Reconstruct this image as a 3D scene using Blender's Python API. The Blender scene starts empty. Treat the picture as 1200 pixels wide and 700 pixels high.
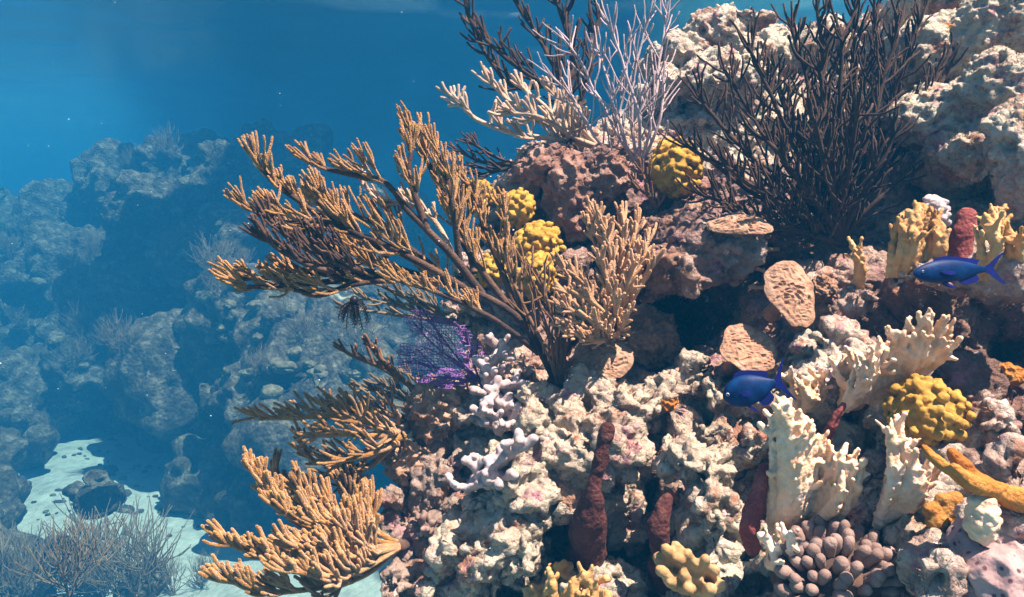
import bpy, math, random
import numpy as np
from mathutils import Vector
from mathutils.bvhtree import BVHTree

SC = bpy.context.scene
COL = SC.collection
rad = math.radians
# ------------------------------------------------------------------ camera
PITCH = 8.0
CAM = np.array([0.0, 0.0, 2.2])
F = 857.0                                   # focal length in photo pixels (1200 wide)
cam = bpy.data.cameras.new('camera'); camo = bpy.data.objects.new('camera', cam); COL.objects.link(camo)
camo.location = CAM; camo.rotation_euler = (rad(90 - PITCH), 0, 0)
cam.sensor_width = 36; cam.lens = 36 * F / 1200.0
cam.clip_start = 0.02; cam.clip_end = 500
SC.camera = camo
# ------------------------------------------------------------------ light
SUN = np.array([0.36, -0.22, 0.90]); SUN /= np.linalg.norm(SUN)     # towards the sun
elev = math.asin(SUN[2])
w = bpy.data.worlds.new('World'); SC.world = w; w.use_nodes = True
nt = w.node_tree; bg = nt.nodes['Background']
sky = nt.nodes.new('ShaderNodeTexSky'); sky.sky_type = 'NISHITA'; sky.sun_disc = False
sky.sun_elevation = elev; sky.sun_rotation = math.atan2(SUN[0], SUN[1])
nt.links.new(sky.outputs[0], bg.inputs[0]); bg.inputs[1].default_value = 0.05
sl = bpy.data.lights.new('sun', 'SUN'); so = bpy.data.objects.new('sun', sl); COL.objects.link(so)
sl.energy = 5.0; sl.angle = rad(0.5); sl.color = (1.0, 0.75, 0.62)
so.rotation_euler = Vector(SUN).to_track_quat('Z', 'Y').to_euler()
so.location = (3, -3, 9)
SC.view_settings.view_transform = 'Standard'; SC.view_settings.look = 'None'
SC.view_settings.exposure = 2.15; SC.view_settings.gamma = 1.0
SC.view_settings.use_curve_mapping = False
SC.view_settings.use_white_balance = True; SC.view_settings.white_balance_temperature = 7000; SC.view_settings.white_balance_tint = 24
cy = SC.cycles
cy.use_denoising = True
cy.max_bounces = 6; cy.diffuse_bounces = 1; cy.glossy_bounces = 2; cy.transmission_bounces = 2
cy.volume_bounces = 1; cy.transparent_max_bounces = 8
cy.sample_clamp_indirect = 6
HAZE_DENS = 0.115
K = 2.3                                      # how far the distant reef stands off
HAZE_COL = (0.0, 0.074, 0.172)
HAZE_ABS = (0.09, 0.39, 0.45)
WATER_Z = 4.9
HAZE_BOX = (-125, 125, -8, 190, -4.6, 5.1)

# ------------------------------------------------------------------ numeric helpers
cp, sp_ = math.cos(rad(PITCH)), math.sin(rad(PITCH))
RIGHT = np.array([1.0, 0, 0]); UP = np.array([0, sp_, cp]); FWD = np.array([0, cp, -sp_])
Z = np.array([0, 0, 1.0])
def P(px, py, d):
    return CAM + RIGHT * ((px - 600) / F * d) + UP * ((350 - py) / F * d) + FWD * d
def depth_of(p): return float(np.dot(np.asarray(p) - CAM, FWD))
def norm(v): return v / max(1e-9, np.linalg.norm(v))

def _h(ix, iy, iz, s):
    h = (ix.astype(np.uint32) * np.uint32(374761393) + iy.astype(np.uint32) * np.uint32(668265263)
         + iz.astype(np.uint32) * np.uint32(2147483647 - 57) + np.uint32((s * 974634777) & 0xffffffff))
    h = (h ^ (h >> np.uint32(13))) * np.uint32(1274126177)
    h = (h ^ (h >> np.uint32(16))) * np.uint32(2246822519)
    h = h ^ (h >> np.uint32(15))
    return (h & np.uint32(0xffffff)).astype(np.float32) / np.float32(0xffffff)
def vnoise(p, scale, seed=0):
    q = (p / scale).astype(np.float32); i = np.floor(q); f = q - i; i = i.astype(np.int64) + 100000
    f = f * f * f * (f * (f * 6 - 15) + 10); r = 0
    for dx in (0, 1):
        wx = f[:, 0] if dx else 1 - f[:, 0]
        for dy in (0, 1):
            wy = f[:, 1] if dy else 1 - f[:, 1]
            for dz in (0, 1):
                wz = f[:, 2] if dz else 1 - f[:, 2]
                r = r + wx * wy * wz * _h(i[:, 0] + dx, i[:, 1] + dy, i[:, 2] + dz, seed)
    return r * 2 - 1
def fbm(p, scale, octs=4, seed=0, gain=0.5):
    r = 0; a = 1.0
    for k in range(octs):
        r = r + a * vnoise(p + 17.3 * k, scale / 2 ** k, seed + k); a *= gain
    return r
def worley(p, scale, seed=0, jit=0.9):
    q = (p / scale).astype(np.float32); i = np.floor(q); f = q - i; i = i.astype(np.int64) + 100000
    f1 = np.full(len(p), 9.0, np.float32); f2 = f1.copy()
    for dx in (-1, 0, 1):
        for dy in (-1, 0, 1):
            for dz in (-1, 0, 1):
                a, b, c = i[:, 0] + dx, i[:, 1] + dy, i[:, 2] + dz
                ox = dx + .5 + jit * (_h(a, b, c, seed) - .5) - f[:, 0]
                oy = dy + .5 + jit * (_h(a, b, c, seed + 1) - .5) - f[:, 1]
                oz = dz + .5 + jit * (_h(a, b, c, seed + 2) - .5) - f[:, 2]
                d = np.sqrt(ox * ox + oy * oy + oz * oz)
                f2 = np.minimum(f2, np.maximum(f1, d)); f1 = np.minimum(f1, d)
    return f1, f2

# ------------------------------------------------------------------ mesh helpers
class MB:
    def __init__(s): s.v = []; s.f = []; s.n = 0
    def add(s, v, f):
        s.v.append(np.asarray(v, float)); n = s.n
        s.f.extend([tuple(i + n for i in q) for q in f]); s.n += len(v)
    def tube(s, pts, rr, sides=6, capstart=False):
        pts = np.asarray(pts, float); rr = np.asarray(rr, float) * np.ones(len(pts))
        t = np.gradient(pts, axis=0); t /= np.maximum(1e-9, np.linalg.norm(t, axis=1))[:, None]
        # rounded tip
        r = rr[-1]; e = pts[-1]
        pts = np.vstack([pts, e + t[-1] * r * .6, e + t[-1] * r * .92]); rr = np.append(rr, [r * .78, r * .35])
        t = np.vstack([t, t[-1], t[-1]])
        a = np.cross(t[0], [0.31, 0.77, 0.55]); a = norm(a); n = len(pts)
        ang = np.arange(sides) * 2 * math.pi / sides
        V = np.empty((n, sides, 3))
        for i in range(n):
            a = norm(a - t[i] * np.dot(a, t[i])); b = np.cross(t[i], a)
            V[i] = pts[i] + rr[i] * (np.cos(ang)[:, None] * a + np.sin(ang)[:, None] * b)
        fs = []
        for i in range(n - 1):
            for k in range(sides):
                k2 = (k + 1) % sides
                fs.append((i * sides + k, i * sides + k2, (i + 1) * sides + k2, (i + 1) * sides + k))
        fs.append(tuple((n - 1) * sides + k for k in range(sides)))
        if capstart: fs.append(tuple(sides - 1 - k for k in range(sides)))
        s.add(V.reshape(-1, 3), fs)
    def ball(s, c, r, sub=3, sc=(1, 1, 1), rot=None):
        v, f = ico(sub); v = v * np.asarray(sc) * r
        if rot is not None: v = v @ rot.T
        s.add(v + np.asarray(c), f)
    def arrays(s): return np.vstack(s.v), s.f

_ico = {}
def ico(sub):
    if sub not in _ico:
        import bmesh
        bm = bmesh.new(); bmesh.ops.create_icosphere(bm, subdivisions=sub, radius=1.0)
        bm.verts.ensure_lookup_table()
        _ico[sub] = (np.array([v.co[:] for v in bm.verts]), [tuple(v.index for v in f.verts) for f in bm.faces]); bm.free()
    return _ico[sub]

def mesh(name, v, f, smooth=True):
    m = bpy.data.meshes.new(name); m.from_pydata(np.asarray(v).tolist(), [], f); m.update()
    if smooth: m.polygons.foreach_set('use_smooth', np.ones(len(m.polygons), bool))
    return m
def vco(m):
    a = np.empty(len(m.vertices) * 3, np.float32); m.vertices.foreach_get('co', a); return a.reshape(-1, 3).astype(float)
def vno(m):
    a = np.empty(len(m.vertices) * 3, np.float32); m.vertices.foreach_get('normal', a); return a.reshape(-1, 3).astype(float)
def setco(m, v): m.vertices.foreach_set('co', v.astype(np.float32).ravel()); m.update()
def displace(m, fn):
    v = vco(m); n = vno(m); setco(m, v + n * fn(v, n)[:, None]); return m
def fuse(v, f, voxel, smooth=2, fac=0.5):
    """union of closed pieces, voxel-remeshed to one skin"""
    m = mesh('tmp', v, f); o = bpy.data.objects.new('tmp', m); COL.objects.link(o)
    r = o.modifiers.new('r', 'REMESH'); r.mode = 'VOXEL'; r.voxel_size = voxel; r.adaptivity = 0; r.use_smooth_shade = True
    if smooth:
        s = o.modifiers.new('s', 'SMOOTH'); s.iterations = smooth; s.factor = fac
    dg = bpy.context.evaluated_depsgraph_get()
    out = bpy.data.meshes.new_from_object(o.evaluated_get(dg), depsgraph=dg)
    bpy.data.objects.remove(o); bpy.data.meshes.remove(m)
    out.materials.clear()
    return out
def faces_of(m):
    ls = np.empty(len(m.loops), np.int32); m.loops.foreach_get('vertex_index', ls)
    st = np.empty(len(m.polygons), np.int32); m.polygons.foreach_get('loop_start', st)
    ct = np.empty(len(m.polygons), np.int32); m.polygons.foreach_get('loop_total', ct)
    return [tuple(ls[a:a + c].tolist()) for a, c in zip(st, ct)]

def link(name, m, mat, parent=None, origin=None):
    """link a mesh whose vertices are in world space; origin becomes the object's origin"""
    m.name = name
    o = bpy.data.objects.new(name, m); COL.objects.link(o)
    org = np.zeros(3)
    if parent is not None: org = np.array(parent['_w'])
    elif origin is not None: org = np.asarray(origin, float)
    if np.any(org): setco(m, vco(m) - org)
    m.materials.clear(); m.materials.append(mat)
    if parent is not None: o.parent = parent
    else: o.location = org
    if parent is not None and parent.parent is not None: pass
    return o
def tag(o, label=None, cat=None, group=None, kind=None):
    if label: o['label'] = label
    if cat: o['category'] = cat
    if group: o['group'] = group
    if kind: o['kind'] = kind
    return o
def empty(name, loc, label, cat, group=None):
    o = bpy.data.objects.new(name, None); COL.objects.link(o); o.location = loc; o.empty_display_size = .05
    o['_w'] = [float(x) for x in loc]
    return tag(o, label, cat, group)
def clean():
    for o in COL.objects:
        if '_w' in o: del o['_w']

# ------------------------------------------------------------------ materials
def mat(name, cols, scale=12.0, rough=0.85, bump=0.5, bscale=120.0, bdist=0.004, sheen=0.0, detail=5.0, patch=None,
        pscale=5.0, pamt=0.5, vor=None, spec=0.25, sss=0.0, seedoff=0.0, zones=None):
    m = bpy.data.materials.new(name); m.use_nodes = True; n = m.node_tree.nodes; l = m.node_tree.links
    b = n['Principled BSDF']; b.inputs['Roughness'].default_value = rough
    b.inputs['Specular IOR Level'].default_value = spec
    if sheen:
        b.inputs['Sheen Weight'].default_value = sheen; b.inputs['Sheen Roughness'].default_value = 0.35
        b.inputs['Sheen Tint'].default_value = (1.0, .82, .68, 1)
    if sss:
        b.inputs['Subsurface Weight'].default_value = sss; b.inputs['Subsurface Radius'].default_value = (.01, .005, .003)
    geo = n.new('ShaderNodeNewGeometry')
    mp = n.new('ShaderNodeVectorMath'); mp.operation = 'ADD'; mp.inputs[1].default_value = (seedoff, seedoff * .7, 0)
    l.new(geo.outputs['Position'], mp.inputs[0]); co = mp.outputs[0]
    no = n.new('ShaderNodeTexNoise'); no.inputs['Scale'].default_value = scale; no.inputs['Detail'].default_value = detail
    no.inputs['Roughness'].default_value = .65
    l.new(co, no.inputs['Vector'])
    rp = n.new('ShaderNodeValToRGB'); l.new(no.outputs['Fac'], rp.inputs[0])
    e = rp.color_ramp.elements
    k = len(cols)
    for i, c in enumerate(cols):
        pos = 0.30 + 0.40 * (i / max(1, k - 1))
        if i < 2: e[i].position = pos; el = e[i]
        else: el = e.new(pos)
        el.color = (*c, 1)
    out = rp.outputs[0]
    for zc, zr, zcol in (zones or []):       # regions with their own ground colour, and painted shade in the hollow; ragged edges
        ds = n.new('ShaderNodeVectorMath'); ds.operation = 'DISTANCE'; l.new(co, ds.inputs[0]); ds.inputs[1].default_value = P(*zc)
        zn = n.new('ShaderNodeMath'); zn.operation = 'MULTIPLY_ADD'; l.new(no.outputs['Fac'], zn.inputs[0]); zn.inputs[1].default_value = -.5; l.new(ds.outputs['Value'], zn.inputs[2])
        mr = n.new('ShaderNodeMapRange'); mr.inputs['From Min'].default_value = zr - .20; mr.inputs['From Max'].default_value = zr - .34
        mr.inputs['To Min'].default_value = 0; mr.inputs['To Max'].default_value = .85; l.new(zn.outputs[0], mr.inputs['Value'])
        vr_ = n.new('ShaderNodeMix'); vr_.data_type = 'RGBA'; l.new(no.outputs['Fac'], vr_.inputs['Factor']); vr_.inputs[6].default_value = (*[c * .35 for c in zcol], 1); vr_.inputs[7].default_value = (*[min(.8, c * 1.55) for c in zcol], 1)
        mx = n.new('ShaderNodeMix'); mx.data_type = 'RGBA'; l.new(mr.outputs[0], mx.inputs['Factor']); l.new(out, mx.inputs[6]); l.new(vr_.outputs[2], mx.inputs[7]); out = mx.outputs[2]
    if patch:
        for j, (pc, ps, th) in enumerate(patch):
            n2 = n.new('ShaderNodeTexNoise'); n2.inputs['Scale'].default_value = ps; n2.inputs['Detail'].default_value = 6
            n2.inputs['Roughness'].default_value = .7
            ad = n.new('ShaderNodeVectorMath'); ad.operation = 'ADD'; ad.inputs[1].default_value = (3.1 * j + 1.7, 7.7 * j, 2.3)
            l.new(co, ad.inputs[0]); l.new(ad.outputs[0], n2.inputs['Vector'])
            mr = n.new('ShaderNodeMapRange'); mr.inputs['From Min'].default_value = th; mr.inputs['From Max'].default_value = th + .09
            l.new(n2.outputs['Fac'], mr.inputs['Value'])
            mx = n.new('ShaderNodeMix'); mx.data_type = 'RGBA'
            l.new(mr.outputs[0], mx.inputs['Factor']); l.new(out, mx.inputs[6]); mx.inputs[7].default_value = (*pc, 1)
            out = mx.outputs[2]
    if vor:            # polyp dots: (scale, colour, radius)
        vs, vc, vr = vor
        v = n.new('ShaderNodeTexVoronoi'); v.inputs['Scale'].default_value = vs; l.new(co, v.inputs['Vector'])
        mr = n.new('ShaderNodeMapRange'); mr.inputs['From Min'].default_value = vr; mr.inputs['From Max'].default_value = vr + .12
        mr.inputs['To Min'].default_value = 1; mr.inputs['To Max'].default_value = 0
        l.new(v.outputs['Distance'], mr.inputs['Value'])
        mx = n.new('ShaderNodeMix'); mx.data_type = 'RGBA'
        l.new(mr.outputs[0], mx.inputs['Factor']); l.new(out, mx.inputs[6]); mx.inputs[7].default_value = (*vc, 1); out = mx.outputs[2]
    l.new(out, b.inputs['Base Color'])
    if bump:
        nb = n.new('ShaderNodeTexNoise'); nb.inputs['Scale'].default_value = bscale; nb.inputs['Detail'].default_value = 5
        nb.inputs['Roughness'].default_value = .7
        vb = n.new('ShaderNodeTexVoronoi'); vb.inputs['Scale'].default_value = bscale * .9
        l.new(co, nb.inputs['Vector']); l.new(co, vb.inputs['Vector'])
        ma = n.new('ShaderNodeMath'); ma.operation = 'SUBTRACT'; l.new(nb.outputs['Fac'], ma.inputs[0])
        mm = n.new('ShaderNodeMath'); mm.operation = 'MULTIPLY'; mm.inputs[1].default_value = .6; l.new(vb.outputs['Distance'], mm.inputs[0])
        l.new(mm.outputs[0], ma.inputs[1])
        bp = n.new('ShaderNodeBump'); bp.inputs['Strength'].default_value = bump; bp.inputs['Distance'].default_value = bdist
        l.new(ma.outputs[0], bp.inputs['Height']); l.new(bp.outputs[0], b.inputs['Normal'])
    return m

M = {}
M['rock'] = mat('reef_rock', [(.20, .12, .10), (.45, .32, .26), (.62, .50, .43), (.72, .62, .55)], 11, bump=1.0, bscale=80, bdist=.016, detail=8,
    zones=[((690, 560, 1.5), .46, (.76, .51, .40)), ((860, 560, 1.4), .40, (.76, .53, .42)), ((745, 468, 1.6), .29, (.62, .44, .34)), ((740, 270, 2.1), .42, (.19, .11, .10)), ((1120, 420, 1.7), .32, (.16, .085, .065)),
           ((480, 590, 1.8), .22, (.27, .21, .18)), ((960, 300, 2.1), .25, (.20, .11, .08)), ((800, 385, 2.4), .34, (.07, .04, .038)), ((1150, 90, 1.9), .46, (.82, .56, .41)), ((820, 70, 2.5), .44, (.78, .54, .42)), ((1000, 90, 2.3), .40, (.76, .52, .40))],  # the near-black hollow zone is shade painted into the rock colour
    patch=[((.26, .14, .085), 5.5, .56), ((.34, .17, .11), 9, .55), ((.33, .17, .21), 7.5, .60), ((.07, .04, .035), 8, .60), ((.30, .20, .16), 60, .58), ((.40, .20, .23), 12, .56), ((.66, .46, .28), 7, .62), ((.12, .09, .08), 30, .63), ((.78, .74, .70), 42, .60), ((.40, .17, .06), 15, .62)], spec=.12)
M['farrock'] = mat('far_reef_rock', [(.02, .02, .018), (.10, .085, .065), (.30, .26, .20)], 5.0, bump=1.0, bscale=16, bdist=.08, detail=8,
    patch=[((.05, .045, .04), 1.5, .55), ((.40, .37, .28), 5, .62), ((.62, .60, .52), 1.2, .66)], spec=.1)
M['sand'] = mat('sand', [(.27, .29, .265), (.37, .40, .37), (.44, .47, .44)], 3.0, bump=.8, bscale=9, bdist=.05,
    patch=[((.30, .28, .23), 2.4, .62)], spec=.1)
M['gold'] = mat('golden_rod', [(.13, .056, .013), (.33, .15, .032), (.50, .255, .062)], 40, bump=1.0, bscale=380, bdist=.004, sheen=.8, vor=(430, (.58, .34, .13), .20))
M['golddark'] = mat('brown_rod', [(.09, .045, .025), (.17, .085, .04), (.24, .13, .065)], 26, bump=.6, bscale=420, bdist=.002, sheen=.35)
M['stemdark'] = mat('dark_stem', [(.025, .018, .018), (.07, .042, .032), (.14, .08, .05)], 14, bump=.6, bscale=200, bdist=.003)
M['black'] = mat('black_rod', [(.022, .013, .010), (.05, .028, .019), (.10, .055, .033)], 22, bump=.6, bscale=420, bdist=.002, sheen=.12)
M['tan'] = mat('tan_rod', [(.36, .18, .08), (.54, .30, .15), (.66, .41, .24)], 26, bump=1, bscale=380, bdist=.003, sheen=.6, vor=(430, (.68, .48, .30), .18))
M['cream'] = mat('cream_rod', [(.36, .24, .16), (.50, .36, .26), (.62, .47, .36)], 26, bump=1, bscale=420, bdist=.002, sheen=.4)
M['lilac'] = mat('lilac_rod', [(.30, .24, .26), (.42, .34, .36), (.52, .43, .45)], 26, bump=.5, bscale=300, bdist=.002, sheen=.3)
M['dull'] = mat('dull_rod', [(.10, .07, .045), (.17, .125, .08), (.25, .19, .12)], 8, bump=0, sheen=.2)
M['yellow'] = mat('mustard_coral', [(.28, .145, .018), (.40, .235, .035), (.48, .315, .065)], 30, bump=.5, bscale=260, bdist=.003, vor=(420, (.30, .19, .04), .10))
M['ochre'] = mat('ochre_coral', [(.24, .125, .02), (.37, .215, .038), (.46, .30, .07)], 30, bump=.4, bscale=260, bdist=.002)
M['brown'] = mat('brown_star_coral', [(.17, .085, .06), (.27, .15, .115), (.38, .25, .20)], 20, bump=.9, bscale=170, bdist=.006, patch=[((.10, .06, .055), 14, .6)])
M['plate'] = mat('lettuce_coral', [(.19, .10, .065), (.31, .185, .12), (.42, .28, .20)], 24, bump=.6, bscale=230, bdist=.003)
M['platelight'] = mat('pale_lettuce_coral', [(.22, .12, .075), (.36, .21, .135), (.46, .30, .21)], 24, bump=.6, bscale=230, bdist=.003)
M['finger'] = mat('finger_coral', [(.32, .25, .26), (.44, .36, .36), (.55, .47, .46)], 18, bump=.4, bscale=330, bdist=.002, sss=.0, vor=(520, (.40, .31, .33), .08))
M['greyfinger'] = mat('grey_finger_coral', [(.15, .10, .085), (.24, .165, .14), (.34, .25, .215)], 18, bump=.5, bscale=330, bdist=.002, vor=(520, (.16, .10, .09), .10))
M['fire'] = mat('fire_coral', [(.58, .345, .19), (.77, .54, .37), (.83, .68, .54)], 16, bump=.5, bscale=240, bdist=.003)
M['firegold'] = mat('golden_fire_coral', [(.36, .18, .055), (.52, .29, .11), (.64, .42, .21)], 16, bump=.5, bscale=240, bdist=.003)
M['maroon'] = mat('maroon_sponge', [(.05, .014, .014), (.085, .026, .022), (.14, .055, .045)], 30, bump=1, bscale=150, bdist=.006, vor=(190, (.03, .008, .01), .12))
M['red'] = mat('red_sponge', [(.14, .026, .026), (.22, .05, .045), (.32, .10, .085)], 26, bump=.9, bscale=150, bdist=.005, vor=(160, (.09, .015, .02), .10))
M['ball'] = mat('ball_sponge', [(.28, .14, .09), (.42, .24, .16), (.50, .33, .24)], 30, bump=.9, bscale=240, bdist=.004, vor=(330, (.16, .07, .05), .14))
M['orange'] = mat('orange_sponge', [(.30, .105, .015), (.46, .18, .03), (.56, .28, .07)], 22, bump=.9, bscale=170, bdist=.006)
M['lobed'] = mat('lobed_sponge', [(.28, .15, .065), (.42, .25, .11), (.52, .35, .19)], 20, bump=.4, bscale=200, bdist=.003)
M['starlet'] = mat('starlet_coral', [(.30, .19, .19), (.42, .28, .27), (.54, .40, .37)], 12, bump=.5, bscale=180, bdist=.003, vor=(70, (.12, .05, .06), .17))
M['white'] = mat('bleached_coral', [(.60, .54, .48), (.72, .67, .61), (.78, .75, .70)], 18, bump=.7, bscale=160, bdist=.005, patch=[((.42, .30, .16), 12, .62)])
M['purple'] = mat('purple_fan', [(.15, .06, .25), (.25, .11, .38), (.38, .24, .40)], 11, bump=0, sheen=.2)
M['fanstem'] = mat('fan_vein', [(.10, .04, .17), (.16, .07, .24)], 20, bump=0)
M['urchin'] = mat('black_spines', [(.008, .007, .009), (.015, .012, .016)], 20, bump=0, rough=.4)
M['fish'] = mat('fish_blue', [(.0, .010, .045), (.0, .020, .09), (.001, .04, .14)], 45, bump=.2, bscale=420, bdist=.001, rough=.5, spec=.12)
M['fin'] = mat('fish_fin', [(.003, .006, .07), (.004, .010, .16)], 60, bump=0, rough=.5)
M['eye'] = mat('fish_eye', [(.25, .25, .30), (.35, .35, .4)], 60, bump=0, rough=.2, spec=.6)
M['pupil'] = mat('fish_pupil', [(.004, .004, .006), (.006, .006, .008)], 60, bump=0, rough=.1, spec=.6)
M['snow'] = mat('marine_snow', [(.7, .7, .7), (.8, .8, .8)], 5, bump=0)
M['farhead'] = mat('far_coral_head', [(.06, .055, .04), (.14, .125, .085), (.26, .23, .16)], 9, bump=.8, bscale=40, bdist=.02)

# ------------------------------------------------------------------ water, sand, air, added shade blocker
rng = random.Random(7); nr = np.random.RandomState(7)
def grid(xr, y0, y1, nx, ny, zf):
    u = np.linspace(-1, 1, nx); t = np.linspace(0, 1, ny)
    X, Y = np.meshgrid(xr * (.12 * u + .88 * u ** 5), y0 + (y1 - y0) * (.17 * t + .83 * t ** 4)); p = np.stack([X.ravel(), Y.ravel(), np.zeros(X.size)], 1)
    p[:, 2] = zf(p); i = np.arange(nx * ny).reshape(ny, nx)
    f = np.stack([i[:-1, :-1], i[:-1, 1:], i[1:, 1:], i[1:, :-1]], -1).reshape(-1, 4).tolist()
    return p, [tuple(q) for q in f]
def sandz(p):
    p3 = p.copy(); p3[:, 2] = 0
    return -2.98 + .15 * fbm(p3, 2.4, 4, 3) + .2 * vnoise(p3, 6, 5)
v, f = grid(123, -7, 188, 420, 460, sandz)
sand_m = mesh('sand_floor', v, f); sand = tag(link('sand_floor', sand_m, M['sand']), kind='structure')
SANDBVH = BVHTree.FromPolygons(v.tolist(), f)

mw = bpy.data.materials.new('water_surface'); mw.use_nodes = True; n = mw.node_tree.nodes; l = mw.node_tree.links
n.remove(n['Principled BSDF'])
geo = n.new('ShaderNodeNewGeometry')
wn = n.new('ShaderNodeTexNoise'); wn.inputs['Scale'].default_value = 2.2; wn.inputs['Detail'].default_value = 2
l.new(geo.outputs['Position'], wn.inputs['Vector'])
wa = n.new('ShaderNodeMix'); wa.data_type = 'VECTOR'; wa.inputs['Factor'].default_value = .20
l.new(geo.outputs['Position'], wa.inputs[4]); l.new(wn.outputs['Color'], wa.inputs[5])
vo = n.new('ShaderNodeTexVoronoi'); vo.feature = 'DISTANCE_TO_EDGE'; vo.inputs['Scale'].default_value = 5.5
l.new(wa.outputs[1], vo.inputs['Vector'])
rp = n.new('ShaderNodeValToRGB'); l.new(vo.outputs['Distance'], rp.inputs[0])
rp.color_ramp.elements[0].position = 0.0; rp.color_ramp.elements[0].color = (1, 1, 1, 1)
rp.color_ramp.elements[1].position = 0.30; rp.color_ramp.elements[1].color = (.76, .78, .80, 1)  # cell pattern in the transparency stands in for caustic dapple
tr = n.new('ShaderNodeBsdfTransparent'); l.new(rp.outputs[0], tr.inputs[0])
gl = n.new('ShaderNodeBsdfGlossy'); gl.inputs['Roughness'].default_value = .30; gl.inputs['Color'].default_value = (.55, .8, .95, 1)
lw = n.new('ShaderNodeLayerWeight'); lw.inputs['Blend'].default_value = .5
mr = n.new('ShaderNodeMapRange'); mr.inputs['From Min'].default_value = .35; mr.inputs['From Max'].default_value = .75
mr.inputs['To Min'].default_value = .03; mr.inputs['To Max'].default_value = 1.0
l.new(lw.outputs['Facing'], mr.inputs['Value'])
ms = n.new('ShaderNodeMixShader'); l.new(mr.outputs[0], ms.inputs[0]); l.new(tr.outputs[0], ms.inputs[1]); l.new(gl.outputs[0], ms.inputs[2])
l.new(ms.outputs[0], n['Material Output'].inputs[0])
def watz(p): return WATER_Z + .025 * vnoise(p, .7, 11) + .045 * vnoise(p, 1.9, 12)
v, f = grid(124, -7.5, 189, 360, 400, watz)
tag(link('water_surface', mesh('water_surface', v, f), mw), kind='structure')

hx0, hx1, hy0, hy1, hz0, hz1 = HAZE_BOX
hv = [(x, y, z) for z in (hz0, hz1) for y in (hy0, hy1) for x in (hx0, hx1)]
hf = [(0, 2, 3, 1), (4, 5, 7, 6), (0, 1, 5, 4), (2, 6, 7, 3), (0, 4, 6, 2), (1, 3, 7, 5)]
mh = bpy.data.materials.new('haze'); mh.use_nodes = True; n = mh.node_tree.nodes
n.remove(n['Principled BSDF']); pv = n.new('ShaderNodeVolumePrincipled')
pv.inputs['Color'].default_value = (*HAZE_COL, 1); pv.inputs['Density'].default_value = HAZE_DENS
pv.inputs['Absorption Color'].default_value = (*HAZE_ABS, 1); pv.inputs['Anisotropy'].default_value = .0
mh.node_tree.links.new(pv.outputs[0], n['Material Output'].inputs['Volume'])
tag(link('haze', mesh('haze', hv, hf, False), mh), kind='stuff')

# unseen lumpy mass added overhead to shade the open water behind the reef
mc = bpy.data.materials.new('shade_blocker'); mc.use_nodes = True
mc.node_tree.nodes['Principled BSDF'].inputs['Base Color'].default_value = (.85, .85, .87, 1)
mc.node_tree.nodes['Principled BSDF'].inputs['Roughness'].default_value = 1
b = MB(); CZ = 16.0
shift = SUN[:2] / SUN[2] * (CZ - 2.2)
for iy in range(34):
    y = 7.0 + 1.75 * iy
    edge = rng.uniform(-.9, .9) + .04 * y * math.sin(iy * 1.3)
    for ix in range(40):
        x = -0.475 * y + .9 + 1.75 * ix + edge
        if x > .22 * y + 1.5: break
        if rng.random() < (.22 if y < 11 else .06): continue
        if 7.5 < y + 1.3 < 13.6 and -10 < x - 2.1 < -1.2: continue
        b.ball((x + shift[0] + rng.uniform(-.4, .4), y + shift[1] + rng.uniform(-.4, .4), CZ + rng.uniform(-.4, .4)), rng.uniform(.95, 1.6), 2, (1.2, 1, .6))
cv, cf = b.arrays(); cm = fuse(cv, cf, .3, 1)
tag(link('shade_blocker', cm, mc), kind='structure')

# ------------------------------------------------------------------ foreground reef
DM = [(450,680,1.62),(550,680,1.48),(700,690,1.34),(850,690,1.22),(1000,690,1.14),(1150,690,1.05),
      (470,600,1.78),(600,600,1.56),(700,600,1.50),(735,640,1.92),(775,600,1.85),(770,660,1.88),(700,650,1.75),(850,600,1.38),(1000,600,1.30),(1150,600,1.16),
      (490,500,1.92),(600,500,1.72),(700,500,1.60),(850,500,1.52),(1000,500,1.42),(1150,500,1.32),
      (580,430,1.92),(680,420,1.95),(760,390,2.35),(830,385,2.5),(795,352,2.45),(880,430,1.80),(1000,420,1.56),(1090,420,1.75),(1170,420,1.85),
      (540,370,2.2),(620,330,2.15),(700,330,2.12),(800,300,1.86),(860,300,1.9),(920,330,1.86),(1000,350,1.72),(1100,340,1.62),(1200,340,1.6),
      (600,250,2.25),(690,250,2.2),(780,230,2.25),(880,240,2.1),(980,260,2.35),(1080,250,2.1),(1150,240,2.05),(1220,260,1.9),
      (640,190,2.3),(700,190,2.3),(800,170,2.35),(900,170,2.3),(1000,170,2.3),(1100,160,1.95),(1180,150,1.75),
      (760,100,2.6),(850,100,2.5),(1000,100,2.35),(1120,90,2.05),(1200,60,1.9),(800,50,2.8),(900,40,2.7),(1050,40,2.35),(1150,20,2.1),
      (1320,690,1.0),(1320,500,1.15),(1320,300,1.5),(1320,100,1.7),(1320,-20,1.95),(1150,-50,2.25),(700,850,1.22),(500,850,1.45),(1000,850,1.02),(1200,850,.98)]
DMa = np.array(DM, float)
def dmap(px, py):
    d2 = (DMa[:, 0] - px) ** 2 + (DMa[:, 1] - py) ** 2
    wt = 1 / (d2 + 200) ** 1.8
    return float((wt * DMa[:, 2]).sum() / wt.sum())
CONT = [(455,950),(452,760),(462,700),(465,640),(462,585),(478,530),(500,490),(540,468),(552,430),(545,385),(530,360),(560,300),(580,250),(600,205),(630,185),
        (690,180),(745,140),(775,80),(800,45),(850,25),(920,35),(990,50),(1050,25),(1085,-20),(1160,-50),(1240,-60),(1400,-60),(1420,950)]
def inside(px, py, poly):
    c = False; j = len(poly) - 1
    for i in range(len(poly)):
        xi, yi = poly[i]; xj, yj = poly[j]
        if (yi > py) != (yj > py) and px < (xj - xi) * (py - yi) / (yj - yi) + xi: c = not c
        j = i
    return c
b = MB()
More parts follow.
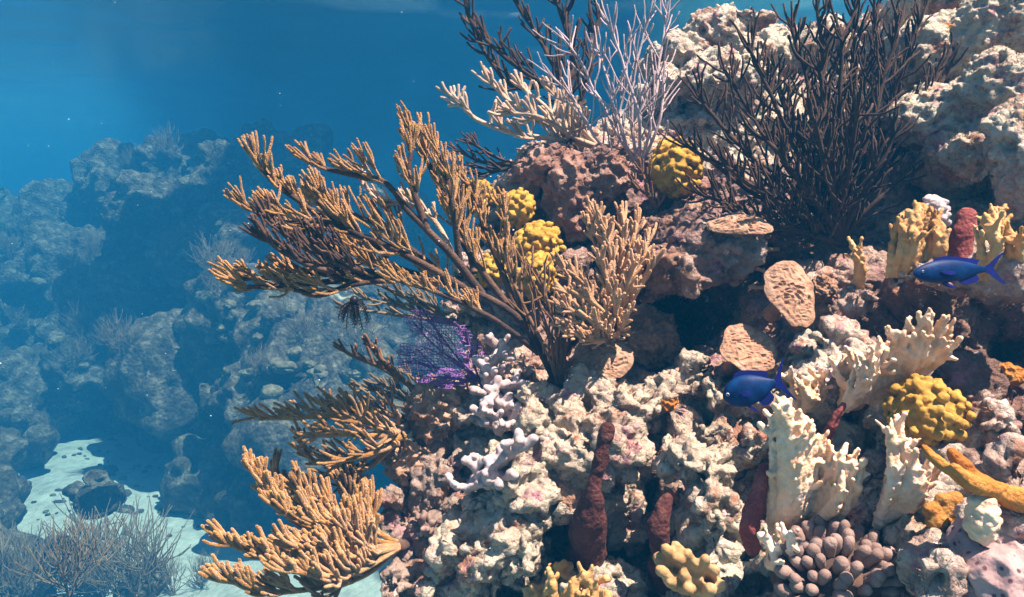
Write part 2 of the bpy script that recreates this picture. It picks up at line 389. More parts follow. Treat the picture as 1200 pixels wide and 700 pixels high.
def lump(b, px, py, front, rpx, sx=1.0, sy=1.0, sd=1.0, sub=3):
    r = rpx * front / F; r = r / max(.3, 1 - r * sd / front * 0)
    c = P(px, py, front + r * sd)
    v, f = ico(sub); v = v * r; v = v[:, :1] * sx * RIGHT + v[:, 1:2] * sy * UP + v[:, 2:3] * sd * FWD
    b.add(v + c, f)
step = 34
for iy in range(-110, 930, step):
    for ix in range(440, 1420, step):
        px = ix + rng.uniform(-14, 14); py = iy + rng.uniform(-14, 14)
        if not inside(px, py, CONT): continue
        e = [inside(px + a, py + c, CONT) for a, c in ((-28, 0), (28, 0), (0, -28), (0, 28))]
        r = rng.uniform(24, 44) * (1 if all(e) else .62)
        d = dmap(px, py)
        lump(b, px, py, d + .03 + rng.uniform(-.05, .06), r, rng.uniform(.8, 1.2), rng.uniform(.75, 1.1), rng.uniform(.8, 1.2))
        if all(e):
            lump(b, px, py, d + .12, 52, 1, 1, .9, 2)
# massive core behind and below, standing on the sand (coarser skin)
bf = b; b = MB()
for (px, py, fr, r) in [(930,460,2.6,190),(720,560,2.0,140),(1050,260,2.5,200),(1180,480,1.95,190),(620,640,1.85,110),(930,660,1.75,160),(760,800,1.55,230),
                        (1120,760,1.35,220),(780,240,2.5,110),(1000,150,2.65,110),(1200,190,2.1,150),(660,330,2.35,75),(560,560,2.05,85),(560,760,1.75,100),(1350,300,1.8,250),(1350,700,1.3,250)]:
    lump(b, px, py, fr, r, sub=3)
for (x, y, z, r) in [(.35,1.95,.5,.75),(-.05,1.75,.35,.45),(1.1,1.9,.5,.95),(.2,1.5,.3,.5),(1.0,2.5,1.0,1.0),(1.9,2.0,.9,1.1),(.6,1.2,.2,.6),(1.7,1.1,.3,.9),(1.9,2.4,1.7,.8),(.5,2.0,-.6,1.0),(1.4,2.0,-.6,1.3),(.2,1.9,-1.2,1.0),(1.0,1.6,-1.3,1.2),(2.0,1.8,-1.2,1.3),(1.2,2.8,-.2,1.4),(2.3,2.9,.8,1.4),(.6,2.3,-1.7,1.3),(1.8,2.3,-1.8,1.5),(.9,2.4,-2.9,1.7),(2.2,2.4,-2.9,1.6)]:
    b.ball((x, y, z), r, 3)
v, f = b.arrays(); core = fuse(v, f, .022, 2)
displace(core, lambda p, n: .09 * fbm(p, .35, 4, 91, .6) + .06 * (.5 - worley(p, .20, 93)[0]) + .035 * (.5 - worley(p, .085, 94)[0]) - .03)
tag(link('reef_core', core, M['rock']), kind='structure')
b = bf
# named rock features of the photograph
for (px, py, fr, r, sx, sy) in [
    # white-pink boulders, lower middle
    (700,520,1.50,62,1.2,.8),(610,575,1.50,48,1.,1.),(560,650,1.48,52,1,1),(600,640,1.46,44,1,1),(640,510,1.55,36,1,1),(820,545,1.40,46,1.2,.8),(835,605,1.32,40,.9,1.1),
    (738,598,1.58,20,1,1),(880,520,1.42,44,1.3,.7),(770,470,1.62,42,1,1),(820,450,1.66,32,.8,1.3),(740,480,1.58,40,1,.9),
    (500,560,1.80,32,1,1),(490,620,1.74,34,1,1),(520,690,1.6,40,1,1),(620,470,1.72,26,1,1.1),(530,510,1.82,34,1,1),(660,470,1.72,26,1.2,.8),
    # overhang in the middle
    (840,290,1.76,40,1.3,.8),(800,320,1.74,44,1.1,.7),(770,330,1.82,32,1,.8),(730,300,2.0,30,1,1),(880,265,1.85,30,1.3,.7),
    # star coral rock, upper middle
    (690,225,2.10,40,.9,1.3),(650,205,2.2,34,1.2,.8),(720,200,2.15,32,1,.8),(615,235,2.2,26,1,1),(655,260,2.2,26,.8,1.2),
    # pale boulders on the ridge
    (800,75,2.45,40,1.2,.8),(845,45,2.5,34,1.2,.9),(850,100,2.3,46,1.4,.8),(785,110,2.4,34,1,1),(905,70,2.4,44,1.2,.9),(850,12,2.65,16,1.1,.8),(810,45,2.6,26,1,.8),(885,22,2.65,20,1.5,.6),(960,60,2.35,44,1.2,.8),
    (820,150,2.35,34,1.2,.7),(905,140,2.3,46,1.2,.8),(1000,130,2.2,52,1,1),
    (1120,5,2.1,56,1.3,.8),(1190,-25,2.05,60,1.2,.8),(1075,20,2.25,40,1.1,.8),(1120,60,1.95,60,1.4,.8),(1110,130,1.80,58,1.3,.7),(1175,110,1.7,56,1.2,.9),(1190,30,1.85,66,1.2,.8),(1195,190,1.55,44,.9,1.5),(1140,175,1.72,46,1.2,.7),(1060,120,2.1,46,1,1),(1070,60,2.2,40,1.3,.7),
    # ledge under the fire corals at right, and rocks round the middle right
    (1100,325,1.46,40,1.8,.45),(1180,320,1.40,40,1.2,.6),(1010,355,1.58,26,1.1,.8),(960,340,1.70,22,1,1),(985,405,1.46,30,1.3,.8),(940,415,1.58,26,1,1),(1020,420,1.42,34,1,.9),(1060,430,1.36,26,1,1),
    (900,475,1.5,34,1,.8),(960,450,1.45,32,1,1),(1160,500,1.22,40,1,.9),(1120,560,1.20,34,1,1),(1190,560,1.05,34,.8,1.2),(1180,620,1.02,34,1,1),(1090,610,1.14,36,1,1),(1060,500,1.36,34,1,1.2),(1100,690,1.0,44,1,.9)]:
    lump(b, px, py, fr, r, sx, sy, 1.0, 3)
v, f = b.arrays()
fg = fuse(v, f, .0050, 2); print('fg verts', len(fg.vertices))
def rockbig(p, n):
    w1, w2 = worley(p + .05 * np.stack([vnoise(p, .1, 41), vnoise(p, .1, 42), vnoise(p, .1, 43)], 1), .15, 21)
    rid = 1 - 2 * np.abs(vnoise(p, .10, 75)) - np.abs(vnoise(p, .05, 76))
    m = np.clip(np.linalg.norm(p - P(1150, 80, 1.95), axis=1) / .70 - .72, .15, 1)
    return .030 * fbm(p, .14, 3, 71) + m * .042 * (np.clip((w2 - w1) / .22, 0, 1) - 1) + m * .014 * rid
def rockfine(p, n):
    q = p + .012 * np.stack([vnoise(p, .03, 44), vnoise(p, .03, 45), vnoise(p, .03, 46)], 1)
    k1, k2 = worley(q, .030, 31, 1.0); j1, _ = worley(q, .014, 33, 1.0)
    m = np.clip(.38 + 2.0 * vnoise(p, .17, 51), 0, 1) * np.clip(np.linalg.norm(p - P(1150, 80, 1.95), axis=1) / .70 - .72, .04, 1) * np.clip(np.linalg.norm(p - P(830, 60, 2.5), axis=1) / .40 - .30, .3, 1)          # knobbly here, smoother there
    h1, h2 = worley(q, .052, 35, 1.0)
    hole = np.clip(1 - h1 / .36, 0, 1) ** .7 * np.clip(4 * vnoise(p, .13, 61), 0, 1)
    return (.12 + .88 * m) * (.016 * (.55 - k1) + .007 * (.5 - j1)) + .0085 * fbm(p, .022, 3, 81, .65) - .030 * hole
displace(fg, rockbig)
displace(fg, rockfine)
FGV = vco(fg); FGBVH = BVHTree.FromPolygons(FGV.tolist(), faces_of(fg))
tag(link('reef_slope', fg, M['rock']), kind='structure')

def ray(px, py): return norm(P(px, py, 1.0) - CAM)
def hit(px, py, bvhs=None):
    d = Vector(ray(px, py)); best = None
    for t in (bvhs or (FGBVH,)):
        loc, nn, i, dist = t.ray_cast(Vector(CAM), d)
        if loc is not None and (best is None or dist < best[2]): best = (np.array(loc), np.array(nn), dist)
    return best
def fgpt(px, py, default=1.8, sink=0.0):
    h = hit(px, py)
    if h is None: return P(px, py, default)
    return h[0] + ray(px, py) * sink

# ------------------------------------------------------------------ distant reef
b = MB()
for (px, py, fr, r) in [(300,455,4.7,80),(290,500,4.9,56),(365,520,4.5,62),(300,385,5.0,80),(380,400,4.8,75),(235,440,5.4,62),(430,480,4.5,70),(330,300,5.7,70),(400,330,5.3,60),
    (270,310,6.1,70),(340,235,6.9,55),(275,210,7.4,55),(205,255,7.1,66),(190,195,8.0,42),(140,235,8.2,55),(60,275,8.6,60),(0,295,9,60),(-70,300,9,70),(100,330,7.6,80),(30,375,7.6,80),
    (-60,420,7,100),(165,370,6.6,66),(110,430,6.4,56),(40,455,6.3,54),(190,440,6.0,46),(460,310,6.2,60),(470,400,5.2,60),(500,480,4.8,60),(-80,500,5.8,70),(20,500,5.7,36),
    (235,548,5.0,40),(290,556,4.95,44),(345,560,4.9,44),(400,556,4.8,44),(265,575,5.0,26),(320,585,4.95,24),
    (105,578,4.35,28),(118,556,4.4,12),(10,600,4.7,34),(-40,620,4.2,70),(60,650,3.9,34),(10,680,3.6,50),(-20,545,5.0,40),(150,680,3.7,24),
    (300,180,8.2,40),(350,190,8,40),(400,240,7.4,50),(240,180,8.3,36),(420,290,6.6,50)]:
    fr *= K; lump(b, px, py, fr, r, rng.uniform(.9, 1.2), rng.uniform(.85, 1.05), 1.1, 3)
    for k in range(5):
        a = rng.uniform(0, 6.28); q = r * rng.uniform(.4, .95)
        lump(b, px + q * math.cos(a), py + q * math.sin(a) * .8, fr + K * rng.uniform(-.05, .35) * r / 60, r * rng.uniform(.22, .45), 1, 1, 1, 2)
for (px, py, r) in [(50,790,80),(-30,760,80),(10,810,90)]: lump(b, px, py, 4.0, r, 1, 1, 1.2, 3)
for (x, y, z) in [(-3.0,4.6,-1.5),(-3.6,4.9,-1.6),(-3.2,4.6,-2.2),(-3.3,4.8,-2.9),(-4.0,5.0,-3.0)]: b.ball((x, y, z), .95, 3)
for k in range(16):                                   # the massive foot of the ridge
    t = k / 15; c = P(-120 + 560 * t, 400 - 20 * t, K * (9.5 - 3.2 * t)); b.ball((c[0], c[1] + 1.2, -2.2), 2.9, 3)
v, f = b.arrays(); far = fuse(v, f, .062, 1); print('far verts', len(far.vertices))
def fardisp(p, n):
    p = p / K
    w1, w2 = worley(p, .45, 121); k1, _ = worley(p, .19, 131); j1, _ = worley(p, .09, 133)
    return K * (.20 * fbm(p, .7, 4, 171, .6) + .13 * (.5 - w1) + .10 * (.5 - k1) + .05 * (.5 - j1))
displace(far, fardisp)
FARBVH = BVHTree.FromPolygons(vco(far).tolist(), faces_of(far))
tag(link('distant_reef', far, M['farrock']), kind='structure')
ALL = (FGBVH, FARBVH, SANDBVH)

# ------------------------------------------------------------------ branching corals
def smooth_path(pts, n=24):
    pts = np.asarray(pts, float); k = len(pts)
    ext = np.vstack([2 * pts[0] - pts[1], pts, 2 * pts[-1] - pts[-2]]); out = []
    for t in np.linspace(0, k - 1 - 1e-6, n):
        i = int(t); u = t - i; a, c, d, e = ext[i:i + 4]
        out.append(.5 * ((2 * c) + (-a + d) * u + (2 * a - 5 * c + 4 * d - e) * u * u + (-a + 3 * c - 3 * d + e) * u ** 3))
    return np.array(out)
def rvec(R): return R.normal(size=3)
def grow(b, p, d, L, r, up, curl, forks, R, sides=6, wob=.12, taper=.25, spread=.75, decay=.72):
    n = max(4, min(9, int(L / .012))); st = L / n; pts = [p.copy()]; ds = []
    d = norm(d)
    for i in range(n):
        d = norm(d + up * curl / n * 2.2 + rvec(R) * wob); p = p + d * st; pts.append(p.copy()); ds.append(d)
    rr = r * (1 - taper * np.linspace(0, 1, n + 1))
    b.tube(pts, rr, sides)
    for k in range(forks):
        i = int(n * R.uniform(.12, .62)); d0 = ds[i]
        s = rvec(R); s -= d0 * np.dot(s, d0); s = norm(s)
        rest = L * (1 - i / n)
        grow(b, pts[i], norm(d0 + s * spread), max(.02, rest * R.uniform(.75, 1.05) + L * .1), r * .97, up, curl, max(0, forks - 1 - (R.uniform() < .4)), R, sides, wob, taper, spread, decay)

def sea_rod(name, label, cat, root, limbs, m, stem_m=None, r0=.011, r1=.006, tw=.09, twr=.0052, gap=.02, forks=1, up=None, curl=.35,
            side=.7, start=.25, sides=6, seed=1, group=None, flat=.6, wob=.1, bend=.55, partname='branch', stem_l=None, clump=.6, endn=5):
    """limbs: polylines of world points; each becomes one branch with its twigs"""
    R = np.random.RandomState(seed)
    e = empty(name, root, label, cat, group)
    hb = MB(); hb.ball(root + FWD * .004, r0 * 2.1, 3, (1.2, 1.2, .8))
    hm = mesh('holdfast', *hb.arrays()); displace(hm, lambda p, n: .25 * r0 * fbm(p, r0 * 1.5, 3, seed))
    link('holdfast', hm, stem_m or m, e)
    up = Z if up is None else norm(np.asarray(up, float))
    for li, pl in enumerate(limbs):
        st = start; lr0, lr1, ltw, fk = r0, r1, tw, forks
        if isinstance(pl, dict):
            st = pl.get('start', start); lr0 = pl.get('r0', r0); ltw = pl.get('tw', tw); fk = pl.get('forks', forks); lm = pl.get('m', m); sm_ = pl.get('sm', stem_l); pl = pl['p']
        else: lm = m; sm_ = stem_l
        pts = smooth_path(pl, 26); seg = np.linalg.norm(np.diff(pts, axis=0), axis=1); L = seg.sum()
        pts = pts + np.stack([vnoise(pts, .06, seed + li), vnoise(pts, .06, seed + li + 50), vnoise(pts, .06, seed + li + 99)], 1) * .006 * np.linspace(0, 1, len(pts))[:, None]
        b = MB(); u = np.linspace(0, 1, len(pts))
        b.tube(pts, lr0 + (lr1 - lr0) * u ** .7, max(7, sides))
        link('stem', mesh('stem', *b.arrays()), sm_ or lm, e); b = MB(); b.tube(pts, (lr0 + (lr1 - lr0) * u ** .7) * .5, 5)
        T = np.gradient(pts, axis=0); cum = np.append(0, np.cumsum(seg)) / L
        s = st; k = 0
        while s < .985:
            i = min(len(pts) - 2, int(np.searchsorted(cum, s))); t = norm(T[i]); p = pts[i]
            sv = rvec(R) * np.array([1, flat, 1]); sv -= t * np.dot(sv, t); sv = norm(sv)
            lat = norm(up - t * np.dot(up, t) + 1e-6)
            sgn = 1 if (k % 4) else -.55
            d = norm(t * .75 + lat * side * sgn + sv * side * .75)
            prof = .55 + .45 * math.sin(math.pi * min(1, .25 + .75 * s))
            grow(b, p, d, ltw * prof * R.uniform(.65, 1.2), twr, norm(up + bend * t), curl, fk if R.uniform() < .75 else max(0, fk - 1), R, sides, wob)
            s += gap / L * R.uniform(.7, 1.3) * (1 + 1.1 * clump * (math.sin(s * L / .028 + li * 2) > .2)); k += 1
        for q in range(endn):
            grow(b, pts[-1], norm(T[-1] + rvec(R) * .35 * np.linalg.norm(T[-1])), ltw * R.uniform(.5, .9), twr, norm(up + bend * norm(T[-1])), curl, max(0, fk - 1), R, sides, wob)
        link(partname, mesh(partname, *b.arrays()), lm, e)
    return e
def pl(d0, *pp): return [P(x, y, d0 + dd) for (x, y, dd) in pp]

# --- the large golden sea rod reaching out to the left
rt = fgpt(652, 446, 1.75); D = depth_of(rt); print('root golden', D)
D = min(D, 1.85)
sea_rod('sea_rod', 'largest golden brown sea rod, reaching far out to the left over blue water', 'sea rod', rt, [
    {'p': [rt] + pl(D, (612,378,-.06),(545,338,-.12),(440,320,-.16),(335,322,-.2),(285,328,-.2)), 'r0': .012, 'start': .42},
    {'p': pl(D, (607,374,-.06),(550,296,-.10),(522,235,-.12),(500,185,-.12),(488,160,-.12)), 'r0': .010, 'start': .22, 'tw': .11},
    {'p': pl(D, (565,345,-.10),(530,300,-.15),(500,268,-.18),(478,245,-.19),(450,212,-.2),(410,206,-.2),(372,192,-.2)), 'r0': .011, 'start': .66, 'm': M['gold']},
    {'p': pl(D, (545,338,-.12),(470,296,-.2),(395,262,-.24),(330,222,-.26),(308,200,-.26)), 'r0': .010, 'start': .2},
    {'p': pl(D, (500,326,-.14),(410,296,-.1),(345,274,-.08),(296,246,-.08)), 'r0': .009, 'start': .2},
    {'p': pl(D, (470,322,-.15),(380,330,-.22),(318,338,-.25),(292,338,-.26)), 'r0': .009, 'start': .25},
    {'p': pl(D, (520,322,-.13),(452,270,-.05),(405,246,0),(372,236,.02)), 'r0': .009, 'start': .3},
    {'p': pl(D, (610,376,-.06),(586,310,-.05),(565,262,-.05),(556,228,-.05)), 'r0': .010, 'start': .35, 'tw': .08},
    {'p': pl(D, (632,415,-.04),(606,350,-.06),(594,290,-.06),(590,250,-.06)), 'r0': .010, 'start': .4, 'tw': .08},
    {'p': pl(D, (630,412,-.04),(575,372,-.12),(515,345,-.2),(470,330,-.24)), 'r0': .009, 'start': .4, 'tw': .07},
    {'p': pl(D, (440,320,-.16),(400,312,-.25),(355,290,-.3),(320,262,-.33)), 'r0': .008, 'start': .2, 'm': M['stemdark'], 'tw': .085},
    {'p': pl(D, (540,320,-.1),(512,262,-.06),(478,240,-.05),(445,236,-.04),(425,215,-.03)), 'r0': .007, 'start': .35, 'm': M['cream'], 'sm': M['cream'], 'tw': .05},
    pl(D, (538,305,-.12),(532,255,-.16),(526,215,-.18),(516,186,-.18)), pl(D, (556,320,-.1),(545,270,-.05),(540,235,-.03),(535,212,-.02)),
    pl(D, (455,300,-.18),(425,278,-.22),(400,262,-.24),(378,238,-.25)), pl(D, (395,262,-.24),(365,258,-.28),(335,262,-.3),(318,250,-.3)), pl(D, (480,325,-.15),(425,332,-.2),(375,345,-.22),(345,343,-.22)), pl(D, (500,268,-.18),(485,225,-.2),(478,200,-.2),(480,178,-.2)),
    {'p': pl(D, (420,320,-.16),(380,316,-.28),(340,300,-.34),(318,284,-.36)), 'r0': .008, 'start': .15, 'm': M['stemdark'], 'tw': .075},
    ], M['gold'], M['stemdark'], r0=.009, r1=.0050, tw=.095, twr=.0035, gap=.0135, forks=2, up=(-.18, 0, 1), curl=.6, side=.5, seed=3, stem_l=M['stemdark'], wob=.12, flat=.9, clump=.8, endn=6)
# slender upright rods at its foot
rt = fgpt(655, 452, 1.75); D = depth_of(rt)
sea_rod('sea_rod', 'slender dark brown sea rod with bare upright twigs at foot of largest golden sea rod', 'sea rod', rt, [
    pl(D, (655,452,0),(640,410,-.05),(615,360,-.05),(598,318,-.04)), pl(D, (655,450,0),(648,405,-.04),(632,360,-.04),(622,325,-.03)),
    pl(D, (656,450,0),(655,405,-.05),(648,372,-.05),(640,345,-.05)), pl(D, (657,450,0),(662,415,-.03),(660,385,-.03),(655,360,-.02))],
    M['golddark'], M['stemdark'], r0=.006, r1=.0035, tw=.11, twr=.0030, gap=.03, forks=1, up=(-.1, 0, 1), curl=.2, side=.45, seed=5, start=.15, sides=5)

# --- the big black bush at upper right
rt = fgpt(985, 286, 2.1); D = min(2.0, depth_of(rt) - .02); print('black', D)
tips = [(806,146,.0),(822,96,-.08),(850,62,.08),(880,40,-.1),(905,60,.1),(930,10,-.05),(958,-10,.08),(985,20,-.15),(1005,-30,0),(1030,-20,.1),(1052,10,-.1),(1080,-5,.02),(1100,60,.0),(1128,30,.04),
        (830,205,-.1),(850,170,-.2),(900,140,-.25),(955,120,-.28),(1005,110,-.25),(1045,140,-.15),(1058,185,-.05),(880,235,-.15),(960,60,-.2)]
L_ = []
for (x, y, dd) in tips:
    dx = x - 985
    L_.append([rt, P(985 + dx * .20 , 286 + (y - 286) * .26 + abs(dx) * .06, D - .03 + dd * .4), P(985 + dx * .58, 286 + (y - 286) * .56 + abs(dx) * .10, D - .04 + dd * .8), P(x, y + 25, D - .04 + dd)])
sea_rod('sea_rod', 'big black bushy sea rod fanning up in front of the pale boulders', 'sea rod', rt, L_, M['black'], M['stemdark'],
        r0=.009, r1=.0052, tw=.12, twr=.0034, gap=.0125, forks=1, up=(0, 0, 1), curl=.35, side=.55, seed=11, start=.2, bend=.45, wob=.13)

# --- dark one at the top, cream one below it, lilac one beside
rt = fgpt(668, 176, 2.3); D = depth_of(rt) if depth_of(rt) < 2.8 else 2.3
sea_rod('sea_rod', 'dark purplish sea rod at the top of the picture, behind the cream and lilac ones', 'sea rod', rt, [
    [rt] + pl(D, (660,120,.12),(625,92,.15),(585,62,.15),(552,25,.15),(546,0,.15)), [rt] + pl(D, (662,110,.12),(640,60,.18),(615,20,.2),(598,-10,.2)),
    [rt] + pl(D, (668,110,.15),(670,60,.2),(655,10,.22),(645,-30,.22)), [rt] + pl(D, (680,120,.15),(692,70,.2),(700,30,.22),(706,0,.22)),
    pl(D, (640,100,.14),(605,102,.2),(580,80,.2),(560,50,.2))],
    M['black'], M['stemdark'], r0=.011, r1=.006, tw=.12, twr=.0048, gap=.018, forks=1, up=(-.05, 0, 1), curl=.3, side=.55, seed=15, start=.3)
rt = fgpt(700, 172, 2.3); D = min(2.3, depth_of(rt))
sea_rod('sea_rod', 'cream sea rod with blunt pale fingers leaning left above the brown star coral', 'sea rod', rt, [
    [rt] + pl(D, (655,164,-.05),(600,155,-.08),(560,140,-.1),(532,115,-.1)), [rt] + pl(D, (650,150,-.04),(605,125,-.04),(575,100,-.05)),
    [rt] + pl(D, (665,150,-.02),(640,125,0),(615,105,0)), [rt] + pl(D, (670,160,-.05),(640,140,-.1),(600,130,-.14)), [rt] + pl(D, (680,150,0),(662,130,.02),(650,110,.02))],
    M['cream'], M['cream'], r0=.010, r1=.006, tw=.085, twr=.0055, gap=.018, forks=1, up=(-.15, 0, 1), curl=.4, side=.7, seed=17, start=.25, wob=.16)
rt = fgpt(748, 200, 2.25); D = min(2.28, depth_of(rt))
sea_rod('sea_rod', 'pale lilac sea rod with long thin bare whips beside the yellow knobbly coral', 'sea rod', rt, [
    [rt] + pl(D, (740,140,-.04),(745,80,-.05),(755,40,-.05)), [rt] + pl(D, (720,150,-.04),(695,100,-.04),(668,55,-.04)), [rt] + pl(D, (762,150,-.04),(772,80,-.03),(780,20,-.02)),
    [rt] + pl(D, (730,160,-.08),(715,110,-.1),(705,70,-.1)), [rt] + pl(D, (705,170,-.05),(680,130,-.06),(660,100,-.08)), [rt] + pl(D, (765,165,-.06),(775,140,-.08),(778,115,-.08)),
    [rt] + pl(D, (750,140,-.1),(735,90,-.12),(720,40,-.12))],
    M['lilac'], M['lilac'], r0=.0065, r1=.003, tw=.15, twr=.0026, gap=.030, forks=1, up=(.0, 0, 1), curl=.3, side=.4, seed=19, start=.2, wob=.1)

# --- tan clump in the middle
rt = fgpt(716, 402, 1.95); D = min(depth_of(rt), 1.95) - .10
L_ = []
for (x, y, dd) in [(655,300,0),(688,225,.02),(700,232,-.03),(765,265,.0),(766,300,-.05),(655,355,-.1),(668,390,-.08),(690,245,0),(712,250,-.05),(732,235,-.02),(750,240,.04),(758,290,-.02),(742,300,-.1),(705,290,-.1),(672,310,-.04),(660,335,-.06),(690,340,-.12),(720,335,-.16),(662,372,-.08),(700,375,-.16),(735,370,-.12),(682,395,-.1)]:
    dx = x - 716; dy = y - 402
    L_.append([rt, P(716 + dx * .35 + 4, 402 + dy * .45, D - .03 + dd * .6), P(716 + dx * .9, 402 + dy * .85, D - .05 + dd)])
sea_rod('sea_rod', 'dense tan sea rod clump with blunt fingers in the middle of the slope', 'sea rod', rt, L_, M['tan'], M['tan'],
        r0=.009, r1=.005, tw=.062, twr=.0045, gap=.0075, forks=1, up=(-.12, 0, 1), curl=.3, side=.65, seed=23, start=.3, bend=.7)
rt = fgpt(770, 250, 2.2); D = depth_of(rt)
sea_rod('sea_rod', 'small grey sea rod in the shade behind the tan clump', 'sea rod', rt, [[rt] + pl(D, (760,225,-.05),(752,200,-.05)), [rt] + pl(D, (772,225,-.05),(770,205,-.05)), [rt] + pl(D, (765,235,-.06),(745,220,-.06))],
        M['golddark'], M['golddark'], r0=.006, r1=.004, tw=.06, twr=.0036, gap=.018, forks=1, seed=29)

# --- lower-left rods on the edge of the slope
rt = fgpt(486, 492, 1.85); D = min(1.9, depth_of(rt))
sea_rod('sea_rod', 'golden sea rod on a dark stem at the reef edge below the purple fan', 'sea rod', rt, [
    {'p': [rt] + pl(D, (462,520,-.06),(435,545,-.08),(405,560,-.08),(388,562,-.08)), 'r0': .012, 'start': .35}, [rt] + pl(D, (440,500,-.08),(390,490,-.1),(340,488,-.1),(300,488,-.1)),
    [rt] + pl(D, (455,510,-.1),(410,510,-.14),(370,512,-.15)), pl(D, (470,512,-.05),(420,535,-.1),(372,540,-.12),(355,520,-.12)), [rt] + pl(D, (445,485,-.02),(410,485,0),(385,478,0)), pl(D, (465,520,-.06),(440,530,-.14),(405,540,-.18)),
    pl(D, (440,500,-.08),(420,475,-.06),(395,470,-.06))],
    M['gold'], M['stemdark'], r0=.011, r1=.006, tw=.08, twr=.0043, gap=.011, forks=1, up=(-.45, 0, .8), curl=.2, side=.6, seed=31, start=.3)
rt = fgpt(470, 640, 1.7); D = min(1.75, depth_of(rt))
L_ = [[rt] + pl(D, (430,650,-.05),(380,625,-.08),(330,600,-.1),(300,560,-.1)), [rt] + pl(D, (410,660,-.06),(350,655,-.1),(300,650,-.12),(272,640,-.12)), [rt] + pl(D, (420,640,-.06),(385,600,-.06),(355,575,-.05)),
      [rt] + pl(D, (425,675,-.1),(370,690,-.16),(310,695,-.2),(275,680,-.2)), [rt] + pl(D, (430,640,-.1),(400,620,-.16),(370,610,-.2)), [rt] + pl(D, (430,650,-.12),(390,650,-.2),(350,640,-.24)),
      [rt] + pl(D, (435,630,0),(415,595,.03),(400,570,.04)), [rt] + pl(D, (440,620,.02),(435,590,.05),(425,570,.06)), [rt] + pl(D, (420,670,-.15),(380,675,-.24),(340,670,-.28)), [rt] + pl(D, (410,640,.02),(360,600,.06),(320,575,.08),(318,560,.08))]
sea_rod('sea_rod', 'thick tan-orange sea rod bush at bottom left edge of the slope', 'sea rod', rt, L_, M['gold'], M['stemdark'], r0=.008, r1=.0052, tw=.085, twr=.0050, gap=.0085, forks=2, up=(-.15, 0, 1), curl=.65, side=.6, seed=37, start=.25)
rt = fgpt(498, 462, 1.9); D = min(2.0, depth_of(rt)) 
sea_rod('sea_rod', 'dark bent sea rod branch just left of the purple fan', 'sea rod', rt, [[rt] + pl(D, (480,452,.05),(455,436,.06),(425,422,.06),(405,412,.06)), pl(D, (470,444,.05),(445,420,.08),(435,405,.08))],
    M['golddark'], M['stemdark'], r0=.009, r1=.005, tw=.05, twr=.0045, gap=.022, forks=1, up=(-.3, 0, 1), seed=41)
for (x, y, lab, sd, tipsx) in [(512, 372, 'pale thin sea rod behind the large golden one, low on its left side', 43, [(470,345),(445,335),(430,350),(410,362),(490,350)]),
                               (497, 478, 'fine pale sea rod half hidden behind dark bent branch', 47, [(470,450),(450,450),(430,455),(480,440),(440,470)])]:
    D = 2.3; rt = P(x + 30, y + 10, D)
    sea_rod('sea_rod', lab, 'sea rod', rt, [[rt] + [P((x + 30 + tx) / 2, (y + ty) / 2 + 4, D), P(tx, ty, D - .02)] for tx, ty in tipsx], M['dull'], M['dull'], r0=.007, r1=.004, tw=.07, twr=.004, gap=.02, forks=1, up=(-.35, 0, 1), seed=sd)
rt = fgpt(612, 196, 2.3); D = 2.32
sea_rod('sea_rod', 'shaded dark sea rod drooping left under the cream one', 'sea rod', rt, [[rt] + pl(D, (590,192,0),(565,190,.02),(540,178,.02)), [rt] + pl(D, (585,200,0),(560,205,0),(545,203,0)), [rt] + pl(D, (590,188,.03),(572,180,.05),(555,170,.05))],
    M['stemdark'], M['stemdark'], r0=.007, r1=.004, tw=.075, twr=.0035, gap=.018, forks=1, up=(-.6, 0, .5), seed=53)

# ------------------------------------------------------------------ massive, knobbly and plate corals
def bumpy(name, label, cat, px, py, rpx, m, cell=.012, amp=.005, sx=1, sy=1, sink=.55, sub=6, seed=1, rough=.02, group=None, ridge=False, d=None):
    c0 = fgpt(px, py, 1.8) if d is None else P(px, py, d); r = rpx * depth_of(c0) / F
    c = c0 + ray(px, py) * r * sink * .6
    v, f = ico(sub); R = np.random.RandomState(seed)
    v = v * r; v = v[:, :1] * sx * RIGHT + v[:, 1:2] * sy * UP + v[:, 2:3] * FWD
    m_ = mesh(name, v + c, f)
    def fn(p, n):
        a = .22 * r * fbm(p, r * .9, 3, seed)
        return a
    displace(m_, fn)
    def fn2(p, n):
        f1, f2 = worley(p, cell, seed + 5, .75)
        if ridge: return amp * (np.abs(vnoise(p, cell, seed)) * -2 + .5) + amp * .4 * fbm(p, cell * .6, 2, seed)
        return amp * np.clip(1 - (f1 / .62) ** 2, -.6, 1) + rough * amp * fbm(p, cell * .5, 2, seed)
    displace(m_, fn2)
    return tag(link(name, m_, m, origin=c), label, cat, group)

def knobs(name, label, px, py, rpx, d, m, knob, n, sx=1, sy=1, seed=1):
    R = np.random.RandomState(seed); r = rpx * d / F; c = P(px, py, d) + FWD * r * .7; b = MB()
    b.ball(c, r * .93, 4, (sx, 1, sy))
    for k in range(n):
        z = 1 - 2 * (k + .5) / n; th = k * 2.39996; q = norm(np.array([math.sqrt(1 - z * z) * math.cos(th), math.sqrt(1 - z * z) * math.sin(th), z]) + rvec(R) * .05)
        b.ball(c + q * r * np.array([sx, 1, sy]) * (1 + .10 * R.normal()), knob * R.uniform(.75, 1.2), 2)
    v, f = b.arrays(); mm = fuse(v, f, knob * .28, 1); displace(mm, lambda p, n: .22 * knob * fbm(p, knob * 1.2, 3, seed))
    return tag(link(name, mm, m, origin=c), label, 'coral')
knobs('knobby_coral', 'round ochre coral of pea-sized knobs at right', 1100, 488, 38, 1.23, M['ochre'], .0085, 220, seed=8)
